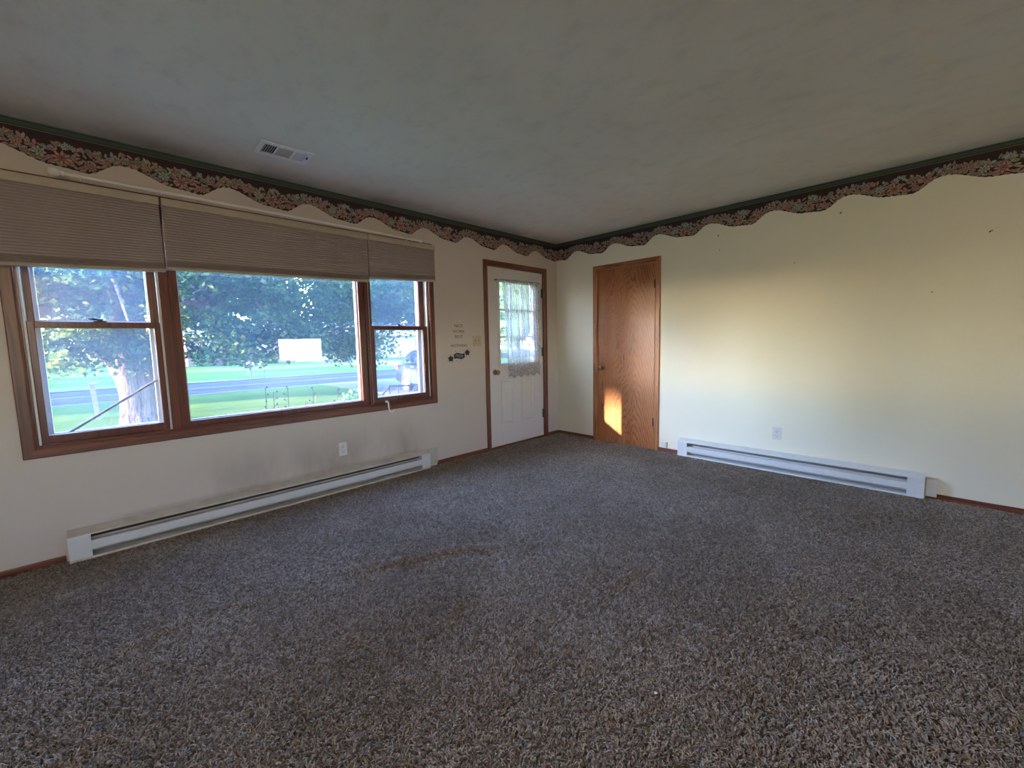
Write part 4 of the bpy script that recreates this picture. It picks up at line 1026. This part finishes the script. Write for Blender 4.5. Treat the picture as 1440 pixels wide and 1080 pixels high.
wf = MB(); frame_ring(wf, 3.9, 5.6, .75, 2.1, 49.9, 50.02, .09, .09, .09, .09, .01); wfo = wf.build('window_frame', SIDE, hs); MB().box(3.99, 5.51, 49.95, 49.99, .84, 2.01).build('glass_pane', SHG, wfo)
h2 = thing('pale_building', (31, 50, GZ), 'long pale sided house across the street at the right', 'house')
MB().box(24.0, 46.0, 50.5, 58, GZ-.1, 2.4).build('siding_wall', SIDE, h2)
MB().prism([(49.8, 2.4), (58.6, 2.4), (54, 4.4)], 0, 23.5, 46.5).build('roof', ROOFM, h2)
for x in (26.0, 29.2, 34, 40):
    wf = MB(); frame_ring(wf, x, x+1.3, .7, 2.0, 50.42, 50.52, .09, .09, .09, .09, .01); wfo = wf.build('window_frame', VINYL, h2); MB().box(x+.09, x+1.21, 50.46, 50.50, .79, 1.91).build('glass_pane', SHG, wfo)

# ------- mailboxes across the road
pm = plain('mailbox_post_metal', (.04, .035, .03), .9, .1); mbm = plain('mailbox_white_top', (.75, .76, .78), .4, .05); blm = plain('news_box_blue', (.02, .08, .26), .8, .05)
stand = thing('mailbox_stand', (2.45, 24.5, GZ), 'thin metal mailbox stand beyond the road', 'mailbox stand')
for x in (2.12, 2.80): MB().tube([(x, 24.5, GZ-.1), (x, 24.5, .16)], .028, 8).build('post', pm, stand)
MB().box(1.95, 2.85, 24.35, 24.65, .14, .18, .01).build('shelf', pm, stand)
for x, lab in ((2.06, 'left one of three mailboxes on the stand across the road'), (2.36, 'middle one of three mailboxes across the road'), (2.68, 'right one of three mailboxes across the road')):
    t = thing('mailbox', (x, 24.5, .18), lab, 'mailbox', 'mailboxes across the road')
    pr = [(x-.09, .18), (x+.09, .18), (x+.09, .27)]+[(x+.09*math.cos(a), .27+.08*math.sin(a)) for a in (.5, 1.0, PI/2, 2.14, 2.64)]+[(x-.09, .27)]
    MB().prism(pr, 1, 24.28, 24.72).build('body', mbm, t); MB().prism([(q[0], q[1]) for q in pr], 1, 24.26, 24.28).build('door', pm, t)
nb = tag(MB().box(1.93, 2.08, 24.10, 24.33, -.22, .10, .01).box(1.95, 2.06, 24.08, 24.10, -.2, .06, .005).build('newspaper_box', blm), 'blue newspaper box hanging under the left mailbox', 'newspaper box')

# ------- leaning post on the lawn
po = thing('wooden_post', (-4.31, 12, GZ), 'short leaning pale wooden post on the front lawn, seen through the left sash', 'post')
MB().add([(-4.34+sx*.05+dx, 12+sy*.05, z) for (dx, z) in ((0, GZ-.1), (-.055, .36)) for sx, sy in ((-1, -1), (1, -1), (1, 1), (-1, 1))], [(0, 1, 2, 3), (4, 5, 6, 7), (0, 1, 5, 4), (1, 2, 6, 5), (2, 3, 7, 6), (3, 0, 4, 7)]).build('post_shaft', plain('weathered_post', (.16, .14, .10), .9, .15, 8, Specular_IOR_Level=0.0), po)
MB().box(-4.385, -4.285, 11.93, 12.07, .36, .375, .005).build('post_cap', plain('post_cap_blue', (.25, .42, .6), .6), po)

# ------- shrubs and dried stalks just outside the picture window
def low_shrub(x, y, r, top, lab, seed, n=26):
    t = thing('low_shrub', (x, y, GZ), lab, 'shrub', 'low shrubs under the picture window')
    m = MB(); rg_ = random.Random(seed)
    for k in range(9):
        a = rg_.uniform(0, 2*PI); q = rg_.uniform(.3, 1)*r; m.tube([(x, y, GZ-.02), (x+math.cos(a)*q*.5, y+math.sin(a)*q*.5, (GZ+top)/2), (x+math.cos(a)*q, y+math.sin(a)*q, top-rg_.uniform(0, .25))], [.015, .010, .004], 6, cap=False)
    m.build('stems', BARK, t)
    rng = np.random.default_rng(seed); d = rng.normal(size=(n, 3)); d /= np.linalg.norm(d, axis=1)[:, None]; d *= rng.uniform(.5, 1, n)[:, None]
    c = np.array([x, y, (GZ+top)/2])+d*np.array([r, r*.8, (top-GZ)/2])
    leaf_cloud('foliage', c, [.14]*n, 34, .055, SHRUB, t, seed=seed)
low_shrub(-2.75, 2.1, .33, .53, 'low leafy shrub under the picture window, leftmost', 21); low_shrub(-1.98, 2.0, .34, .61, 'low leafy shrub under the picture window, middle', 22, 30); low_shrub(-1.25, 3.4, .30, .45, 'low leafy shrub beside the porch rail, rightmost', 23); low_shrub(-2.20, 2.95, .34, .50, 'low shrub behind the right sash window', 24)
STK = plain('dry_stalk', (.03, .028, .02), .95, .1, Specular_IOR_Level=0.0)
def stalk(x, y, top, seed, lab):
    rg_ = random.Random(seed); t = thing('dry_stalk', (x, y, GZ), lab, 'plant', 'dry flower stalks outside the picture window')
    m = MB().tube([(x, y, GZ), (x+.01, y, (GZ+top)/2), (x+.02, y, top)], [.006, .005, .003], 6, cap=False)
    for k in range(7):
        z = top-.02-k*.07; a = rg_.uniform(0, 6); m.tube([(x+.015, y, z), (x+.015+.04*math.cos(a), y+.04*math.sin(a), z+.02)], [.003, .002], 5, cap=False)
        m.lathe([(0, 0), (.009, .004), (.010, .012), (.004, .02), (0, .022)], at=(x+.015+.04*math.cos(a), y+.04*math.sin(a), z+.015), n=7)
    m.build('stem', STK, t)
for x, z, sd_, lab in ((-2.94, .735, 1, 'tall dry flower stalk outside, leftmost of the tall ones'), (-2.86, .68, 2, 'dry flower stalk beside the tallest one outside the large pane'), (-2.70, .72, 3, 'dry flower stalk standing in front of the road seam'), (-2.41, .68, 4, 'thin dry stalk above the shrub tops'), (-3.31, .47, 5, 'short dry stalk low in the left part of the large pane'), (-2.1, .64, 6, 'dry stalk rising at the right end of the shrubs')): stalk(-4.313+(x+4.313)*.909, 1.5, 1.21+(z-1.21)*.909, sd_, lab)

# ------- porch rail
pr_ = thing('porch_railing', (-.2, 3.2, GZ), 'metal stair railing outside the right sash window', 'railing')
RM = plain('railing_metal', (.035, .03, .03), .9, .1, 30, 0, Specular_IOR_Level=0.0)
def railpt(y): pass
MB().tube([(-.95, 3.0, .36), (-.80, 3.0, .51), (-.30, 3.0, .48)], .016, 8).build('handrail', RM, pr_)
for x, z in ((-.80, .51), (-.64, .50), (-.42, .485)): MB().tube([(x, 3.0, GZ), (x, 3.0, z)], .011, 8).build('baluster', RM, pr_)
MB().tube([(-.97, 3.0, .34), (-.99, 3.0, GZ)], .014, 8).build('post', RM, pr_)
slab('porch_shade_roof', -1.5, 1.6, .40, 1.7, H-.04, H+.06, plain('porch_soffit', (.5, .5, .5), .7))  # unseen porch roof, placed and sized to shade the front door glass
slab('porch_step', -1.35, .6, .16, 2.6, GZ-.1, -.15, CONC)

# ------- dark car parked in the driveway, tail towards the road
def car():
    t = thing('parked_car', (5.1, 9.4, GZ), 'dark blue-grey crossover car in the driveway seen through the right sash', 'car')
    PAINT = plain('car_paint_slate', (.018, .026, .038), .45, .05, Specular_IOR_Level=.12); CG = plain('car_glass_dark', (.015, .02, .03), .06, .05); RED = plain('tail_light_red', (.65, .03, .03), .25, .1); TY = plain('tyre_rubber', (.02, .02, .02), .85, .1); RIM = plain('alloy_rim', (.45, .46, .48), .3, .1, Metallic=.9); TR = plain('black_bumper_plastic', (.02, .02, .02), .9)
    X0 = 4.2; W = 1.82; xc = X0+W/2; g = GZ
    # stations from tail (y=11.75) to nose (y=7.2): y, half width low, half width high, z bottom, z belt
    st = [(11.75, .78, .74, .42, .86), (11.70, .86, .80, .34, .98), (11.55, .905, .87, .30, 1.06), (11.0, .91, .885, .26, 1.08), (10.2, .91, .885, .26, 1.07), (9.4, .91, .885, .25, 1.06), (8.6, .91, .88, .25, 1.03), (8.0, .90, .86, .26, .99), (7.5, .88, .80, .28, .88), (7.25, .80, .70, .32, .74), (7.18, .70, .62, .38, .62)]
    v = []; f = []
    for (y, a, b, z0, z1) in st:
        prof = [(-b*.9, z1), (-b, z1-.05), (-a-.0, (z0+z1)/2+.1), (-a, (z0+z1)/2-.1), (-a+.03, z0+.06), (-a+.12, z0), (a-.12, z0), (a-.03, z0+.06), (a, (z0+z1)/2-.1), (a, (z0+z1)/2+.1), (b, z1-.05), (b*.9, z1)]
        v += [(xc+p, y, g+z) for p, z in prof]
    n = 12
    for i in range(len(st)-1):
        for k in range(n): f.append((i*n+k, i*n+(k+1) % n, (i+1)*n+(k+1) % n, (i+1)*n+k))
    f.append(tuple(range(n))); f.append(tuple((len(st)-1)*n+k for k in range(n)))
    body = MB().add(v, f).build('body', PAINT, t, smooth=True)
    # greenhouse
    gh = [(11.62, .76, 1.02, .74, 1.04), (11.25, .80, 1.04, .64, 1.42), (10.9, .81, 1.05, .62, 1.58), (10.0, .82, 1.05, .62, 1.66), (9.2, .82, 1.05, .62, 1.66), (8.7, .81, 1.04, .61, 1.58), (8.2, .80, 1.02, .62, 1.36), (7.75, .78, .98, .72, 1.02)]
    v = []; f = []
    for (y, a, z0, b, z1) in gh: v += [(xc-a, y, g+z0), (xc-b, y, g+z1-.04), (xc-b*.8, y, g+z1), (xc+b*.8, y, g+z1), (xc+b, y, g+z1-.04), (xc+a, y, g+z0)]
    for i in range(len(gh)-1):
        for k in range(5): f.append((i*6+k, i*6+k+1, i*6+7+k, i*6+6+k))
    MB().add(v, f).build('cabin', PAINT, t, smooth=True)
    # side glass, slightly proud of the cabin side, both sides
    for sgn in (-1, 1):
        for (ya, yb) in ((11.2, 10.55), (10.48, 9.55), (9.47, 8.5)):
            def sd(y, u):
                # interpolate cabin side
                for p, q in zip(gh, gh[1:]):
                    if q[0] <= y <= p[0]:
                        k = (p[0]-y)/(p[0]-q[0]); a = p[1]+(q[1]-p[1])*k; z0 = p[2]+(q[2]-p[2])*k; b = p[3]+(q[3]-p[3])*k; z1 = p[4]+(q[4]-p[4])*k-.04; return (xc+sgn*(a+(b-a)*u+.006), y, g+z0+(z1-z0)*u)
            vv = [sd(ya, .1), sd(yb, .1), sd(yb, .86), sd(ya, .86)]; vi = [(p[0]-sgn*.012, p[1], p[2]) for p in vv]
            MB().add(vv+vi, [(0, 1, 2, 3), (4, 5, 6, 7), (0, 1, 5, 4), (1, 2, 6, 5), (2, 3, 7, 6), (3, 0, 4, 7)]).build('side_window', CG, t)
        MB().box(xc+sgn*.80, xc+sgn*.90, 11.52, 11.735, g+.80, g+1.0, .02).build('tail_light', RED, t)
        MB().box(xc+sgn*.885, xc+sgn*.925, 10.35, 10.5, g+.93, g+.96, .01).build('door_handle', RIM, t)
        MB().box(xc+sgn*.60, xc+sgn*.85, 7.2, 7.42, g+.62, g+.74, .02).build('head_light', VINYL, t)
        MB().box(xc+sgn*.92, xc+sgn*1.08, 8.55, 8.68, g+1.02, g+1.16, .03).build('side_mirror', PAINT, t)
        for y in (10.95, 8.15):
            w = MB().lathe([(.20, .0), (.30, .0), (.335, .03), (.34, .10), (.335, .19), (.30, .22), (.20, .22), (.20, .0)], (sgn, 0, 0), (xc+sgn*.71, y, g+.345), 28).build('wheel', TY, t, smooth=True)
            rm = MB().lathe([(0, .19), (.06, .2), (.07, .185), (.19, .19), (.21, .215), (.21, .15), (0, .14)], (sgn, 0, 0), (xc+sgn*.71, y, g+.345), 20); rm.build('rim', RIM, w, smooth=True)
    vv = [(xc-.60, 11.58, g+1.09), (xc+.60, 11.58, g+1.09), (xc+.52, 11.31, g+1.37), (xc-.52, 11.31, g+1.37)]
    MB().add([(a, b+.02, c) for a, b, c in vv]+[(a, b-.01, c-.01) for a, b, c in vv], [(0, 1, 2, 3), (4, 5, 6, 7), (0, 1, 5, 4), (1, 2, 6, 5), (2, 3, 7, 6), (3, 0, 4, 7)]).build('rear_window', CG, t)
    MB().box(xc-.84, xc+.84, 11.55, 11.80, g+.36, g+.60, .05).build('rear_bumper', TR, t)
    MB().box(xc-.80, xc+.80, 7.12, 7.3, g+.34, g+.56, .05).build('front_bumper', TR, t)
car()
